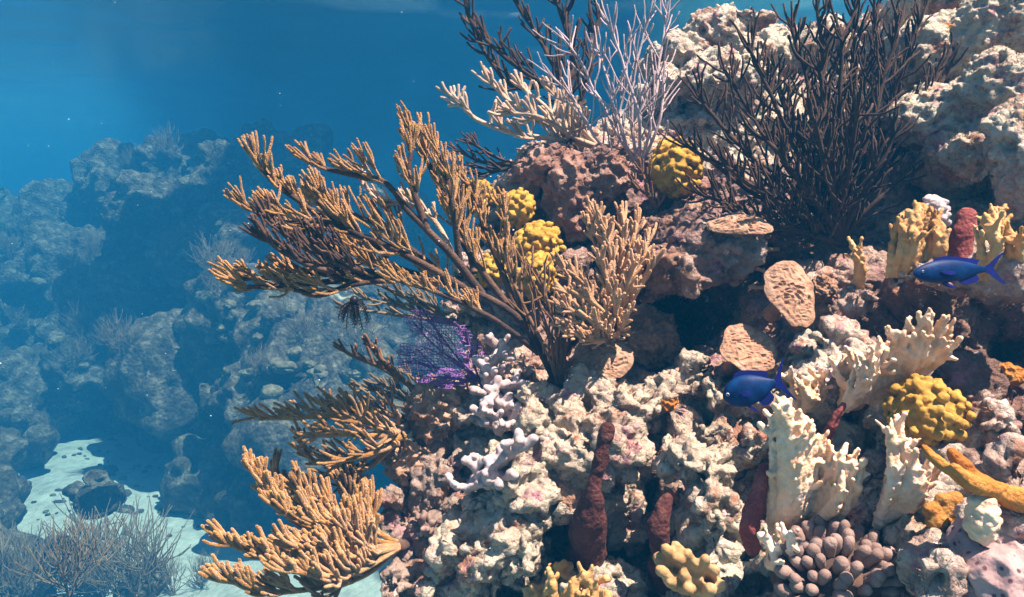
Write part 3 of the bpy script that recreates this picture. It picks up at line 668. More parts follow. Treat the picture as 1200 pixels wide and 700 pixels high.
knobs('mustard_coral', 'big yellow knobbly coral between the lilac sea rod and black bush', 797, 196, 30, 2.08, M['yellow'], .0125, 150, .95, 1.05, seed=2)
knobs('bleached_coral', 'white bleached knobby stub beside the orange-brown sponge', 1158, 612, 15, 1.0, M['fire'], .0075, 60, .8, 1.7, seed=18)
knobs('bleached_coral', 'pale crusty lump on the ledge among the golden fire corals', 1100, 252, 15, 1.56, M['finger'], .009, 40, 1, 1.4, seed=19)
knobs('mustard_coral', 'pale yellow coral knob behind the upper branch tips of the golden sea rod', 606, 242, 19, 2.10, M['yellow'], .011, 70, seed=3)
knobs('mustard_coral', 'yellow coral lobe left of the tan clump, upper of the two', 630, 284, 24, 2.02, M['yellow'], .011, 110, 1.1, .9, seed=4)
knobs('mustard_coral', 'olive yellow coral lobe directly left of the tan clump, lower of the two', 630, 322, 22, 1.98, M['yellow'], .011, 90, .9, 1.2, seed=5)
knobs('mustard_coral', 'small yellow coral between the branches of the golden sea rod', 576, 318, 16, 1.98, M['yellow'], .010, 70, seed=6)
knobs('mustard_coral', 'dull yellow patch of coral at the far top left of the slope', 562, 228, 17, 2.2, M['yellow'], .011, 60, seed=7)
bumpy('star_coral', 'tall brown lumpy star coral above the yellow lobes', 'coral', 672, 232, 40, M['brown'], .030, .013, sx=.75, sy=1.25, seed=9, rough=.5)
bumpy('star_coral', 'brown lumpy star coral under the cream sea rod', 'coral', 640, 200, 34, M['brown'], .030, .013, sx=1.2, sy=.7, seed=10, rough=.5)
bumpy('star_coral', 'dark brown star coral under the lilac sea rod', 'coral', 712, 205, 30, M['brown'], .026, .011, seed=11, rough=.5)
bumpy('star_coral', 'brown coral head just left of the dark hollow, behind tan clump foot', 'coral', 665, 290, 22, M['brown'], .024, .010, sy=1.4, seed=12, rough=.5)
bumpy('lettuce_coral', 'brown leafy coral hillock at the left reef edge below the purple fan', 'coral', 512, 482, 34, M['plate'], .030, .014, sx=1.0, sy=1.1, seed=13, rough=.8, sub=6)
bumpy('lettuce_coral', 'tan leafy coral on the reef edge beside the golden sea rod stem', 'coral', 478, 540, 26, M['plate'], .026, .012, seed=14, rough=.8)
bumpy('brain_coral', 'small pale pink brain coral among cream fire corals', 'coral', 970, 452, 24, M['finger'], .014, .006, seed=15)
bumpy('brain_coral', 'small round pinkish coral left of the golden fire coral ledge', 'coral', 962, 338, 15, M['plate'], .008, .003, seed=16)
bumpy('starlet_coral', 'white-pink coral with dark dots in the bottom right corner', 'coral', 1166, 668, 62, M['starlet'], .030, .006, sx=.9, sy=1.0, sink=.3, seed=17)
bumpy('ball_sponge', 'round pinkish brown ball sponge left of the maroon rod sponge', 'sponge', 664, 583, 24, M['ball'], .02, .002, sx=.75, sy=1.25, sink=-.3, seed=20)
bumpy('orange_sponge', 'small bright orange sponge cushion on the rock above the white boulders', 'sponge', 783, 472, 13, M['orange'], .012, .004, seed=21)
bumpy('orange_sponge', 'orange sponge cushion deep in the shade at the right edge', 'sponge', 1184, 440, 15, M['orange'], .014, .005, seed=22)
bumpy('orange_sponge', 'tiny orange sponge on yellow coral beside tan clump', 'sponge', 626, 292, 9, M['orange'], .012, .004, seed=23)

def plate_coral(label, px, py, rx, ry, m, tilt=(0, .25), seed=1, d=None, ridge=.010, depth_off=-.03):
    """a ruffled saucer on a short stalk, facing out of the slope"""
    c = (fgpt(px, py, 1.8) if d is None else P(px, py, d)) + ray(px, py) * depth_off
    dep = depth_of(c); a, bb = rx * dep / F, ry * dep / F
    nrm = norm(-FWD + UP * tilt[1] + RIGHT * tilt[0]); ux = norm(np.cross(UP, nrm)); uy = np.cross(nrm, ux)
    nr_, na = 64, 220; V = []; 
    rr = np.linspace(0.02, 1, nr_); th = np.arange(na) * 2 * math.pi / na
    RR, TH = np.meshgrid(rr, th, indexing='ij'); q = np.stack([np.cos(TH).ravel(), np.sin(TH).ravel(), np.zeros(TH.size)], 1)
    ed = 1 + .10 * vnoise(q * 1.0 + seed * 3.3, .7, seed) + .05 * vnoise(q + seed, .25, seed)
    X = (RR.ravel() * ed * a * q[:, 0]); Y = (RR.ravel() * ed * bb * q[:, 1])
    pl_ = np.stack([X, Y, np.zeros_like(X)], 1)
    wrp = pl_ + .006 * np.stack([vnoise(pl_, .03, seed + 1), vnoise(pl_, .03, seed + 2), 0 * X], 1)
    rid = 1 - np.abs(vnoise(wrp * np.array([1, 1.6, 1]), .011, seed + 3)) * 2.2
    k1, _ = worley(wrp, .012, seed + 7)
    H = .012 * (1 - RR.ravel() ** 2) * .6 + .16 * a * vnoise(pl_, a * .9, seed) + .0032 * rid * (1 - RR.ravel() ** 6) + .0045 * (.5 - k1) * (1 - RR.ravel() ** 8) - .006 * RR.ravel() ** 5
    top = c + X[:, None] * ux + Y[:, None] * uy + H[:, None] * nrm
    bot = c + X[:, None] * ux * .985 + Y[:, None] * uy * .985 + (H - .003 - .006 * (1 - RR.ravel()))[:, None] * nrm
    i = np.arange(nr_ * na).reshape(nr_, na); N0 = nr_ * na
    f = []
    for r in range(nr_ - 1):
        for t in range(na):
            t2 = (t + 1) % na; f.append((i[r, t], i[r + 1, t], i[r + 1, t2], i[r, t2])); f.append((N0 + i[r, t2], N0 + i[r + 1, t2], N0 + i[r + 1, t], N0 + i[r, t]))
    for t in range(na):
        t2 = (t + 1) % na; f.append((i[-1, t], N0 + i[-1, t], N0 + i[-1, t2], i[-1, t2]))
    f.append(tuple(i[0, ::-1])); f.append(tuple(N0 + i[0]))
    f = [tuple(int(z) for z in q_) for q_ in f]
    base = c - nrm * .09
    e = empty('plate_coral', base, label, 'coral')
    link('plate', mesh('plate', np.vstack([top, bot]), f), m, e)
    sb = MB(); sb.tube(np.array([base - nrm * .03, c - nrm * .055, c - nrm * .020]), [a * .34, a * .24, a * .12], 14, True)
    sm = mesh('stalk', *sb.arrays()); displace(sm, lambda p, n: .006 * fbm(p, .03, 3, seed)); link('stalk', sm, m, e)
    return e
plate_coral('tan saucer of ridged plate coral at the mouth of the dark hollow', 878, 406, 35, 33, M['platelight'], (.1, .6), 2, d=1.66)
plate_coral('ridged pinkish plate coral hanging like a shield below the black bush', 928, 340, 31, 44, M['plate'], (.1, .55), 3, d=1.66)
bumpy('lettuce_coral', 'broad brown knobbly coral mound left of the dark hollow', 'coral', 742, 396, 44, M['plate'], .015, .008, sx=1.1, sy=.85, seed=25, rough=.8, d=2.0)
plate_coral('brown plate coral with pale rim beneath the tan clump foot', 706, 418, 36, 34, M['plate'], (.0, .7), 6, d=1.86)
plate_coral('folded plate coral above the overhang, behind low black twigs', 868, 262, 40, 17, M['plate'], (0, .8), 7, depth_off=-.03)
plate_coral('thin shaded plate coral under the shield-like one', 892, 378, 24, 24, M['brown'], (-.2, .2), 8, depth_off=.0)

def fingers_obj(name, label, cat, base, fings, m, voxel=.0028, bumpcell=.012, bumpamp=.0012, partname='finger', fused=True, group=None, extra=None):
    """fings: list of (pts, radii); fused into one skin"""
    b = MB()
    for pts, rr in fings: b.tube(pts, rr, 10, True)
    for (c, r, sc) in (extra or []): b.ball(c, r, 3, sc)
    v, f = b.arrays(); mm = fuse(v, f, voxel, 2)
    displace(mm, lambda p, n: bumpamp * fbm(p, bumpcell, 3, 5) * 1.6)
    return tag(link(name, mm, m, origin=base), label, cat, group)

def finger_coral(label, stems, m, r=.011, seed=1, d_off=-.02, n=3, L=.04, name='finger_coral'):
    """stems: pixel points of the colony spine; blunt forked fingers sprout from it"""
    R = np.random.RandomState(seed); F_ = []; ex = []; base = None; prev = None
    for (x, y) in stems:
        p = fgpt(x, y, 1.8) + ray(x, y) * d_off
        if base is None: base = p
        ex.append((p - ray(x, y) * -.02, r * 1.5, (1, 1, 1)))
        if prev is not None: F_.append(([prev, p], [r, r]))
        prev = p
        for k in range(n):
            d = norm(-FWD * R.uniform(.2, .9) + Z * R.uniform(.1, 1.1) + RIGHT * R.uniform(-1, 1)); q = p + d * L * R.uniform(.7, 1.3); mid = (p + q) / 2 + rvec(R) * .004
            rr = r * R.uniform(.85, 1.1); F_.append(([p, mid, q], [rr * 1.05, rr * .9, rr * 1.08]))
            for j in range(R.randint(0, 3)):
                d2 = norm(d + rvec(R) * .6); q2 = mid + d2 * L * R.uniform(.5, .8); F_.append(([mid, (mid + q2) / 2, q2], [rr * .9, rr * .85, rr]))
    return fingers_obj(name, label, 'coral', base, F_, m, voxel=.003, extra=ex)
finger_coral('pale lilac finger coral column climbing below the purple fan', [(582,470),(572,462),(590,485),(580,440),(578,425),(585,410),(570,448),(592,455),(600,495),(585,505),(570,490)], M['finger'], .0092, 3, -.05, L=.05)
finger_coral('lilac-white finger coral cluster leaning left on the white rocks', [(560,560),(575,550),(590,540),(600,530),(565,545),(550,572),(585,560)], M['finger'], .0092, 5, -.03, L=.045)
finger_coral('tiny grey finger coral on the shaded left reef face', [(498,618),(492,610),(505,625)], M['greyfinger'], .007, 7, -.01, L=.028)
finger_coral('stubby golden finger coral in the bottom middle shade', [(655,690),(668,680),(645,700),(690,692)], M['firegold'], .009, 9, -.02, L=.05, n=4)
finger_coral('grey knuckled coral in the shadow left of the tan clump', [(650,275),(645,262),(655,285)], M['greyfinger'], .008, 10, -.02, L=.03)

# dense cushion of grey-brown fingers at the bottom
R = np.random.RandomState(4); c = fgpt(968, 668, 1.15); D = depth_of(c); cc = P(976, 684, min(D, 1.16) + .04)
e = empty('finger_coral', cc, 'dense cushion of stubby grey-brown fingers at the bottom of the slope', 'coral')
bb_ = MB(); bb_.ball(cc, .076, 4, (1.25, 1, .9)); bm_ = mesh('base', *bb_.arrays()); displace(bm_, lambda p, n: .006 * fbm(p, .04, 3, 2)); link('base', bm_, M['stemdark'], e)
n_ = 0
for k in range(300):
    z = 1 - 2 * (k + .5) / 300; th = k * 2.39996; q = np.array([math.sqrt(1 - z * z) * math.cos(th), math.sqrt(1 - z * z) * math.sin(th), z])
    if np.dot(q, -FWD) + .8 * np.dot(q, UP) < .34 or n_ >= 100: continue
    d = norm(q * np.array([1.2, 1, .9]) + rvec(R) * .12); p = cc + d * .068 * np.array([1.25, 1, 1]); q2 = p + norm(d + UP * .25 - FWD * .2) * R.uniform(.020, .034); rr = R.uniform(.0085, .0112)
    b = MB(); b.tube([p, p + (q2 - p) * .5 + rvec(R) * .002, q2], [rr * .85, rr * .95, rr], 12); mm = mesh('finger', *b.arrays()); displace(mm, lambda p, n: .0011 * fbm(p, .011, 2, k))
    link('finger', mm, M['greyfinger'], e); n_ += 1
print('fingers', n_)

def fire_coral(label, base_line, edge_line, m, d_base, d_tip, n=16, r=.0075, seed=1, bulge=-.02, side=8, name='fire_coral', jag=.042):
    """a wavy blade from its base line to a jagged upper edge of blunt tips"""
    R = np.random.RandomState(seed); F_ = []
    def lerp(line, t):
        k = t * (len(line) - 1); i = min(len(line) - 2, int(k)); u = k - i
        return np.array(line[i], float) * (1 - u) + np.array(line[i + 1], float) * u
    for k in range(n):
        t = (k + .5) / n; bx, by = lerp(base_line, t); ex, ey = lerp(edge_line, t)
        p0 = P(bx, by, d_base); w = .018 * math.sin(t * 9 + seed) + R.normal() * .004
        p2 = P(ex + R.normal() * 2, ey + R.normal() * 3, d_tip + w + R.normal() * .006)
        p1 = (p0 + p2) / 2 + FWD * (bulge + w * .6) + rvec(R) * .003
        path = smooth_path([p0, p1, p2], 9); rr = np.linspace(r * 1.45, r * .55, 9); F_.append((path, rr))
        for j in range(R.randint(2, 6)):          # short side tips near the edge and on the face
            i = R.randint(4, 8); dd = norm(norm(path[i] - path[i - 1]) + rvec(R) * .38 - FWD * .15); q = path[i] + dd * R.uniform(.4, 1) * jag
            F_.append(([path[i], (path[i] + q) / 2, q], [r * .8, r * .6, r * .45]))
    base = P(*lerp(base_line, .5), d_base)
    return fingers_obj(name, label, 'coral', base, F_, m, voxel=.0023, bumpcell=.010, bumpamp=.0014)
# big cream blade, centre right
fire_coral('tallest cream fire coral blade with jagged tips, beside the lower blue fish', [(905,655),(915,640),(935,640),(960,625)], [(905,500),(912,470),(935,480),(950,500),(965,520),(985,535),(1000,545)], M['fire'], 1.30, 1.20, n=24, r=.0085, seed=2)
fire_coral('cream fire coral blade crossing behind the red finger sponge', [(945,620),(965,610),(975,600)], [(985,560),(1000,535),(1012,545)], M['fire'], 1.27, 1.19, n=8, r=.0075, seed=3)
fire_coral('small cream fire coral foot at the base of the tallest blade', [(900,660),(925,655)], [(895,640),(915,632),(940,636)], M['fire'], 1.25, 1.2, n=6, r=.008, seed=4)
fire_coral('upright cream fire coral blade with ragged right edge under ochre knobs', [(1028,615),(1040,612),(1055,600)], [(1040,500),(1052,492),(1065,520),(1080,548),(1095,555)], M['fire'], 1.22, 1.16, n=16, r=.0075, seed=5)
fire_coral('cream fire coral crest standing over the ledge shadow at right', [(1005,470),(1030,465),(1060,450),(1075,440)], [(1015,420),(1040,400),(1065,385),(1090,365),(1110,385),(1120,400)], M['fire'], 1.36, 1.27, n=18, r=.0078, seed=6)
fire_coral('long thin cream fire coral running down beside the red thread sponge', [(990,480),(1002,470)], [(1000,430),(1020,420),(1035,402)], M['fire'], 1.36, 1.28, n=8, r=.007, seed=7)
fire_coral('golden fire coral with upright tines left on the ledge', [(1042,325),(1065,322),(1095,318)], [(1050,262),(1062,248),(1078,240),(1088,246),(1105,268)], M['firegold'], 1.52, 1.50, n=11, r=.008, seed=8)
fire_coral('golden fire coral with upright tines above upper blue fish', [(1140,325),(1165,325),(1195,322)], [(1142,275),(1155,250),(1168,248),(1180,270),(1196,292)], M['firegold'], 1.42, 1.40, n=11, r=.008, seed=9)
fire_coral('lone ochre fire coral twig below the black bush', [(1000,338),(1006,338)], [(996,290),(1008,296)], M['firegold'], 1.66, 1.62, n=3, r=.008, seed=10)
fire_coral('low cream fire coral left of the crest, in front of grey rocks', [(985,480),(1010,475)], [(975,425),(992,410),(1010,415)], M['fire'], 1.44, 1.38, n=7, r=.0075, seed=12)
fire_coral('cream lobed fire coral below the blue fish in the centre right', [(930,480),(960,475)], [(920,440),(940,448),(962,430)], M['fire'], 1.46, 1.38, n=8, r=.008, seed=13)
fire_coral('golden fire coral tines in the bottom middle shadow', [(640,715),(690,715)], [(640,675),(660,690),(680,672),(700,690)], M['firegold'], 1.30, 1.24, n=7, r=.009, seed=14)

# spiny little twigs in the hollow
for i, (x0, y0, x1, y1, lab) in enumerate([(912,292,872,286,'highest of three pale spiny coral twigs in the hollow under black bush'),(915,322,880,310,'middle of three pale spiny coral twigs in the hollow under black bush'),(912,332,878,336,'lowest of three pale spiny coral twigs in the hollow under black bush')]):
    R = np.random.RandomState(60 + i); D = depth_of(fgpt(x0, y0, 1.8)) - .05; path = smooth_path([P(x0 + 10, y0, D + .08), P((x0 + x1) / 2, (y0 + y1) / 2 + 3, D), P(x1, y1, D - .02)], 14); F_ = [(path, np.linspace(.006, .0042, 14))]
    for k in range(26):
        j = R.randint(2, 14); d = norm(rvec(R)); F_.append(([path[j], path[j] + d * .010], [.0026, .0016]))
    fingers_obj('spiny_coral', lab, 'coral', path[0], F_, M['tan'], voxel=.0016, bumpamp=.0003)

# ------------------------------------------------------------------ sponges
def rod(name, label, pts, rr, m, seed=1, lump=.17, cat='sponge', voxel=.0035):
    path = smooth_path(pts, 20); r = np.interp(np.linspace(0, 1, 20), np.linspace(0, 1, len(rr)), rr)
    b = MB(); b.tube(path, r, 16, True); v, f = b.arrays(); mm = fuse(v, f, voxel, 1); rm = float(np.mean(rr))
    displace(mm, lambda p, n: lump * rm * 1.5 * fbm(p, rm * 1.8, 3, seed))
    return tag(link(name, mm, m, origin=path[0]), label, cat)
d = depth_of(fgpt(700, 610, 1.5)) - .05; d = min(d, 1.45)
rod('rod_sponge', 'dark maroon rod sponge sticking up from a hollow in the white rocks', [P(688,655,d + .16), P(690,622,d + .03), P(694,585,d - .02), P(702,545,d - .03), P(712,502,d - .04)], [.045, .036, .026, .017, .013, .012], M['maroon'], 3)
d = min(1.40, depth_of(fgpt(775, 620, 1.5)) - .03)
rod('rod_sponge', 'dull maroon blade-like sponge in the dark hollow right of ball sponge', [P(777,680,d + .14), P(775,650,d + .03), P(772,615,d), P(782,585,d + .01)], [.03, .02, .020, .011], M['maroon'], 4)
rod('finger_sponge', 'dark red finger sponge against the left side of the tallest cream blade', [P(882,650,1.27), P(878,615,1.25), P(888,580,1.25), P(896,550,1.25)], [.011, .017, .014, .009], M['red'], 5)
rod('finger_sponge', 'thin bright red sponge between the cream fire coral blades', [P(966,525,1.34), P(974,500,1.30), P(988,475,1.29)], [.007, .010, .006], M['red'], 6)
rod('tube_sponge', 'dark red tube sponge between the two golden fire corals on the ledge', [P(1126,320,1.60), P(1126,285,1.60), P(1134,252,1.60)], [.018, .024, .020], M['red'], 7)
# antler-like orange-brown sponge at right
b = MB(); s_ = [([P(1215,592,1.0), P(1172,578,1.02), P(1138,556,1.03), P(1116,530,1.03)], [.017, .013, .010, .006]), ([P(1165,576,1.02), P(1120,556,1.01), P(1098,540,1.02), P(1083,524,1.03)], [.013, .010, .008, .006]), ([P(1175,578,1.02), P(1140,566,1.0), P(1118,548,1.0)], [.014, .011, .009])]
fingers_obj('antler_sponge', 'orange-brown antler-shaped sponge reaching left at the right edge', 'sponge', P(1190,580,1.07), [(smooth_path(p, 12), np.interp(np.linspace(0, 1, 12), np.linspace(0, 1, len(r)), r)) for p, r in s_], M['orange'], voxel=.0032, bumpcell=.03, bumpamp=.0022)
b = MB(); ex = []
for (x, y, r) in [(1100,612,14),(1092,598,10),(1112,598,11),(1118,585,10),(1105,585,8),(1122,608,9),(1130,595,9)]: ex.append((P(x, y, 1.12), r * 1.12 / F, (1.1, .9, 1)))
fingers_obj('lobed_sponge', 'cluster of orange round lobes below the antler-shaped sponge', 'sponge', P(1105,610,1.13), [([P(1105,612,1.16), P(1105,600,1.13)], [.012, .010])], M['orange'], extra=ex, bumpamp=.0008)
R = np.random.RandomState(3); s_ = []
for (x, y) in [(772,655),(780,643),(792,640),(774,668),(782,680),(796,655),(806,648),(800,672),(815,660),(826,655),(838,668),(845,685),(806,690),(820,678),(832,690)]:
    q0 = P(820 + (x - 815) * .3, 692 + (y - 690) * .3, 1.24); q2 = P(x, y, 1.19 + R.uniform(-.015, .015)); s_.append(([q0, (q0 + q2) / 2 + rvec(R) * .004, q2], [.012, .011, .0095 * R.uniform(.8, 1.2)]))
fingers_obj('lobed_sponge', 'tan sponge with petal-like lobes at the bottom, under the white boulder', 'sponge', P(820, 695, 1.25), s_, M['lobed'], bumpamp=.0012, bumpcell=.02)

# ------------------------------------------------------------------ algal turf on the rock
R = np.random.RandomState(55); N_ = vno(fg); tocam = CAM - FGV; dist = np.linalg.norm(tocam, axis=1); fac = (N_ * tocam).sum(1) / dist
cl = vnoise(FGV, .11, 201) + .6 * vnoise(FGV, .04, 202)
idx = np.where((fac > .05) & (dist < 2.9) & (cl > .28))[0]; idx = R.choice(idx, min(len(idx), 9000), False)
V = []; Fc = []; nblade = 4
for q in range(nblade):
    p = FGV[idx] + R.normal(size=(len(idx), 3)) * .0025; nn = N_[idx] + R.normal(size=(len(idx), 3)) * .55 + np.array([0, 0, .4]); nn /= np.linalg.norm(nn, axis=1)[:, None]
    L = R.uniform(.004, .011, len(idx))[:, None]; sd = np.cross(nn, R.normal(size=(len(idx), 3))); sd /= np.linalg.norm(sd, axis=1)[:, None]; wd = .0011
    bend = np.cross(nn, sd) * L * R.uniform(-.4, .4, len(idx))[:, None]; c1 = np.cross(nn, sd) * wd * .8
    V.append(np.stack([p - sd * wd, p + sd * wd, p + c1, p + nn * L + bend], 1).reshape(-1, 3))
V = np.vstack(V); k = np.arange(len(V) // 4) * 4
Fc = np.stack([np.stack([k, k + 1, k + 3], 1), np.stack([k + 1, k + 2, k + 3], 1), np.stack([k + 2, k, k + 3], 1)], 1).reshape(-1, 3)
M['turf'] = mat('algal_turf', [(.10, .05, .03), (.22, .12, .07), (.34, .24, .15)], 18, bump=0)
tag(link('algal_turf', mesh('algal_turf', V, [tuple(q) for q in Fc.tolist()], False), M['turf']), kind='stuff')

# ------------------------------------------------------------------ purple sea fan
R = np.random.RandomState(12); fr = fgpt(566, 452, 1.85); Df = 1.86; base = P(562, 446, Df)
e = empty('sea_fan', base, 'purple sea fan net spread above the reef edge at centre left', 'sea fan')
outl = [(566,440),(548,452),(520,458),(490,448),(466,432),(463,412),(472,400),(490,404),(478,388),(472,372),(482,362),(500,360),(520,372),(545,380),(560,396),(572,420)]
g = 3.5; ids = {}; V = []; Fq = []
for iy in range(0, 36):
    for ix in range(0, 40):
        x = 455 + ix * g + (iy % 2) * g * .5 + R.uniform(-.9, .9); y = 350 + iy * g + R.uniform(-.9, .9)
        ids[(ix, iy)] = len(V); V.append(P(x, y, Df + .03 * math.sin(x * .045) + .02 * math.cos(y * .06) + .004 * R.normal()))
        ids[(ix, iy, 'c')] = inside(x, y, outl)
for iy in range(35):
    for ix in range(39):
        o = iy % 2; a, b_, c_, d_ = (ix, iy), (ix + 1, iy), (ix + 1, iy + 1), (ix, iy + 1)
        if all(ids[(*k, 'c')] for k in (a, b_, c_, d_)) and R.uniform() < .93:
            if R.uniform() < .55: Fq.append(tuple(ids[k] for k in (a, b_, c_, d_)))
            else: Fq.append((ids[a], ids[b_], ids[c_])); Fq.append((ids[a], ids[c_], ids[d_]))
used = sorted({i for q in Fq for i in q}); mpq = {j: i for i, j in enumerate(used)}
nm = mesh('net', np.array([V[j] for j in used]), [tuple(mpq[i] for i in q) for q in Fq], False)
no_ = link('net', nm, M['purple'], e); wf = no_.modifiers.new('wire', 'WIREFRAME'); wf.thickness = .0019; wf.use_boundary = True; wf.use_replace = True
b = MB()
def vein(p, ang, L, r, dep):
    n = 6; pts = [p]; x, y = p
    for i in range(n):
        ang += R.uniform(-.12, .12); x += math.cos(ang) * L / n; y -= math.sin(ang) * L / n
        if not inside(x, y, outl): break
        pts.append((x, y))
    if len(pts) < 3: return
    b.tube([P(q[0], q[1], Df + .03 * math.sin(q[0] * .045) + .02 * math.cos(q[1] * .06)) for q in pts], np.linspace(r, r * .6, len(pts)), 5)
    if dep:
        for q in pts[1::2]: vein(q, ang + R.choice([-1, 1]) * R.uniform(.3, .6), L * .62, r * .6, dep - 1)
for a in (2.0, 2.35, 2.6, 2.85, 3.1, 3.35): vein((562, 446), a, 105, .0034, 3)
b.tube([P(570,462,Df + .04), P(564,450,Df), P(556,440,Df)], [.006, .005, .004], 8)
link('vein', mesh('vein', *b.arrays()), M['fanstem'], e)

# ------------------------------------------------------------------ black feather star hanging from the golden rod
R = np.random.RandomState(9); c = P(415, 352, 1.62); b = MB(); b.ball(c, .010, 3)
e = empty('feather_star', c, 'black spiny feather star hanging under the golden sea rod', 'feather star')
link('disc', mesh('disc', *b.arrays()), M['urchin'], e)
for k in range(16):
    a = rad(-90 + R.uniform(-65, 65)); d = norm(RIGHT * math.cos(a) + UP * math.sin(a) + FWD * R.uniform(-.5, .5)); L = R.uniform(.035, .07); b = MB()
    path = smooth_path([c, c + d * L * .5 + rvec(R) * .003, c + norm(d - Z * .5) * L], 10); b.tube(path, np.linspace(.0022, .0009, 10), 5)
    for j in range(2, 10):
        for s in (-1, 1): q = path[j]; b.tube([q, q + (np.cross(d, FWD) * s + d * .5) * .007], [.0009, .0006], 4)
    link('arm', mesh('arm', *b.arrays()), M['urchin'], e)

# ------------------------------------------------------------------ fish
def fish(label, nose, tail, d_nose, d_tail, height, seed):
    A = P(*nose, d_nose); B = P(*tail, d_tail); ax = norm(B - A); L = np.linalg.norm(B - A)
    upv = norm(UP - ax * np.dot(UP, ax)); sd = np.cross(ax, upv)
    H = height * (d_nose + d_tail) / 2 / F
    e = empty('fish', (A + B) / 2, label, 'fish', None)
    prof = [(0, .02, .02), (.03, .16, .14), (.08, .30, .26), (.16, .41, .36), (.27, .49, .42), (.38, .50, .42), (.50, .45, .36), (.62, .34, .26), (.72, .22, .16), (.79, .145, .10), (.84, .13, .07)]
    na = 20; V = []; f = []
    for (t, h, wd) in prof:
        for k in range(na):
            a = 2 * math.pi * k / na; V.append(A + ax * L * t + upv * (math.sin(a) * h * H + .03 * H * math.sin(t * 3)) + sd * math.cos(a) * wd * H * .62)
    n = len(prof)
    for i in range(n - 1):
        for k in range(na): k2 = (k + 1) % na; f.append((i * na + k, i * na + k2, (i + 1) * na + k2, (i + 1) * na + k))
    f.append(tuple(range(na))[::-1]); f.append(tuple((n - 1) * na + k for k in range(na)))
    mb_ = mesh('body', V, f); body = link('body', mb_, M['fish'], e)
    ss = body.modifiers.new('s', 'SUBSURF'); ss.levels = 1; ss.render_levels = 2
    def sheet(name, outline, off=0.0, lean=0.0, m=M['fin'], th=.0016):
        V = []
        for s in (-1, 1):
            for (t, h) in outline: V.append(A + ax * L * t + upv * h * H + sd * (off * H + lean * H * abs(h) + s * th * .5))
        k = len(outline); ff = [tuple(range(k))[::-1], tuple(range(k, 2 * k))] + [(i, (i + 1) % k, k + (i + 1) % k, k + i) for i in range(k)]
        link(name, mesh(name, V, ff, False), m, e)
    sheet('tail_fin', [(.82,.12),(.88,.24),(.95,.46),(1.03,.66),(1.06,.68),(1.01,.50),(.955,.24),(.92,.04),(.955,-.2),(1.01,-.46),(1.06,-.66),(1.03,-.64),(.95,-.44),(.88,-.22),(.82,-.12)])
    sheet('dorsal_fin', [(.22,.44),(.27,.60),(.36,.66),(.48,.62),(.60,.54),(.70,.48),(.76,.42),(.73,.22),(.62,.30),(.5,.40),(.38,.46)])
    sheet('anal_fin', [(.50,-.40),(.56,-.56),(.64,-.58),(.72,-.48),(.75,-.38),(.72,-.2),(.62,-.3)])
    for s in (-1, 1):
        sheet('pectoral_fin', [(.26,.02),(.31,.07),(.40,.02),(.43,-.08),(.38,-.14),(.30,-.08)], off=s * .27, lean=s * .12, th=.001)
        sheet('pelvic_fin', [(.32,-.46),(.36,-.44),(.44,-.62),(.46,-.70),(.40,-.64)], off=s * .06, lean=s * .05)
        b = MB(); cc = A + ax * L * .085 + upv * .07 * H + sd * s * .145 * H; b.ball(cc, .058 * H, 3); eo = link('eye', mesh('eye', *b.arrays()), M['eye'], e)
        b = MB(); b.ball(cc + sd * s * .03 * H, .038 * H, 3); pm = mesh('pupil', *b.arrays()); po = link('pupil', pm, M['pupil'], e); po.parent = eo
fish('upper of two deep blue fish, longer, swimming left past the golden fire coral', (1070, 321), (1172, 315), .98, 1.0, 28, 1)
fish('lower of two deep blue fish, rounder, by the saucer of ridged plate coral', (847, 466), (922, 446), 1.12, 1.10, 38, 2)

# ------------------------------------------------------------------ life on the distant reef
def proto_head(seed):
    v, f = ico(4); m_ = mesh('coral_head', v * np.array([1, 1, .8]), f)
    displace(m_, lambda p, n: .22 * fbm(p, .9, 3, seed)); displace(m_, lambda p, n: .10 * np.clip(1 - (worley(p, .32, seed)[0] / .6) ** 2, -.5, 1)); return m_
heads = [proto_head(s) for s in (301, 302, 303)]
for h in heads: h.materials.append(M['farhead'])
rh = random.Random(21); cnt = 0
FP = [(-40,300),(60,260),(190,180),(300,190),(380,240),(430,320),(430,420),(400,470),(330,500),(210,470),(120,450),(40,450),(-40,450)]
spots = [(270,398,10),(330,432,13),(300,360,10),(345,415,9),(290,440,9),(318,462,10),(372,440,10),(410,440,11),(250,400,9),(360,380,9),(240,350,10),(280,330,8),(180,300,8)]
for k in range(48):
    spots.append((rh.uniform(-10, 450), rh.uniform(180, 500), rh.uniform(4, 9)))
for (px, py, r) in spots:
    if not inside(px, py, FP): continue
    h = hit(px, py, ALL)
    if h is None or h[2] < 7: continue
    o = bpy.data.objects.new('coral_head', rh.choice(heads)); COL.objects.link(o)
    s = r * depth_of(h[0]) / F; o.scale = (s * rh.uniform(.9, 1.3), s, s * rh.uniform(.7, 1)); o.rotation_euler = (rh.uniform(-.3, .3), rh.uniform(-.3, .3), rh.uniform(0, 6))
    o.location = h[0] + np.array([0, 0, .2 * s])
    near = depth_of(h[0]) < 13
    tag(o, 'pale rounded coral head on the nearer hazy wall of the distant reef' if near else 'small rounded coral head on the faint blue slope of the distant reef', 'coral', 'coral heads on the distant reef')
    cnt += 1
def proto_plume(seed, n=9, L=1.0, lean=(0, 0), r=.008, forks=3):
    R = np.random.RandomState(seed); b = MB()
    for k in range(n):
        a = 6.28 * k / n + R.uniform(-.3, .3); d = norm(np.array([math.cos(a) * .55 + lean[0], math.sin(a) * .4 + lean[1], 1.0]))
        grow(b, np.zeros(3), d, L * R.uniform(.6, 1), r, Z, .35, forks, R, 5, .10, .55, .75)
    m_ = mesh('branch', *b.arrays()); m_.materials.append(M['dull']); return m_
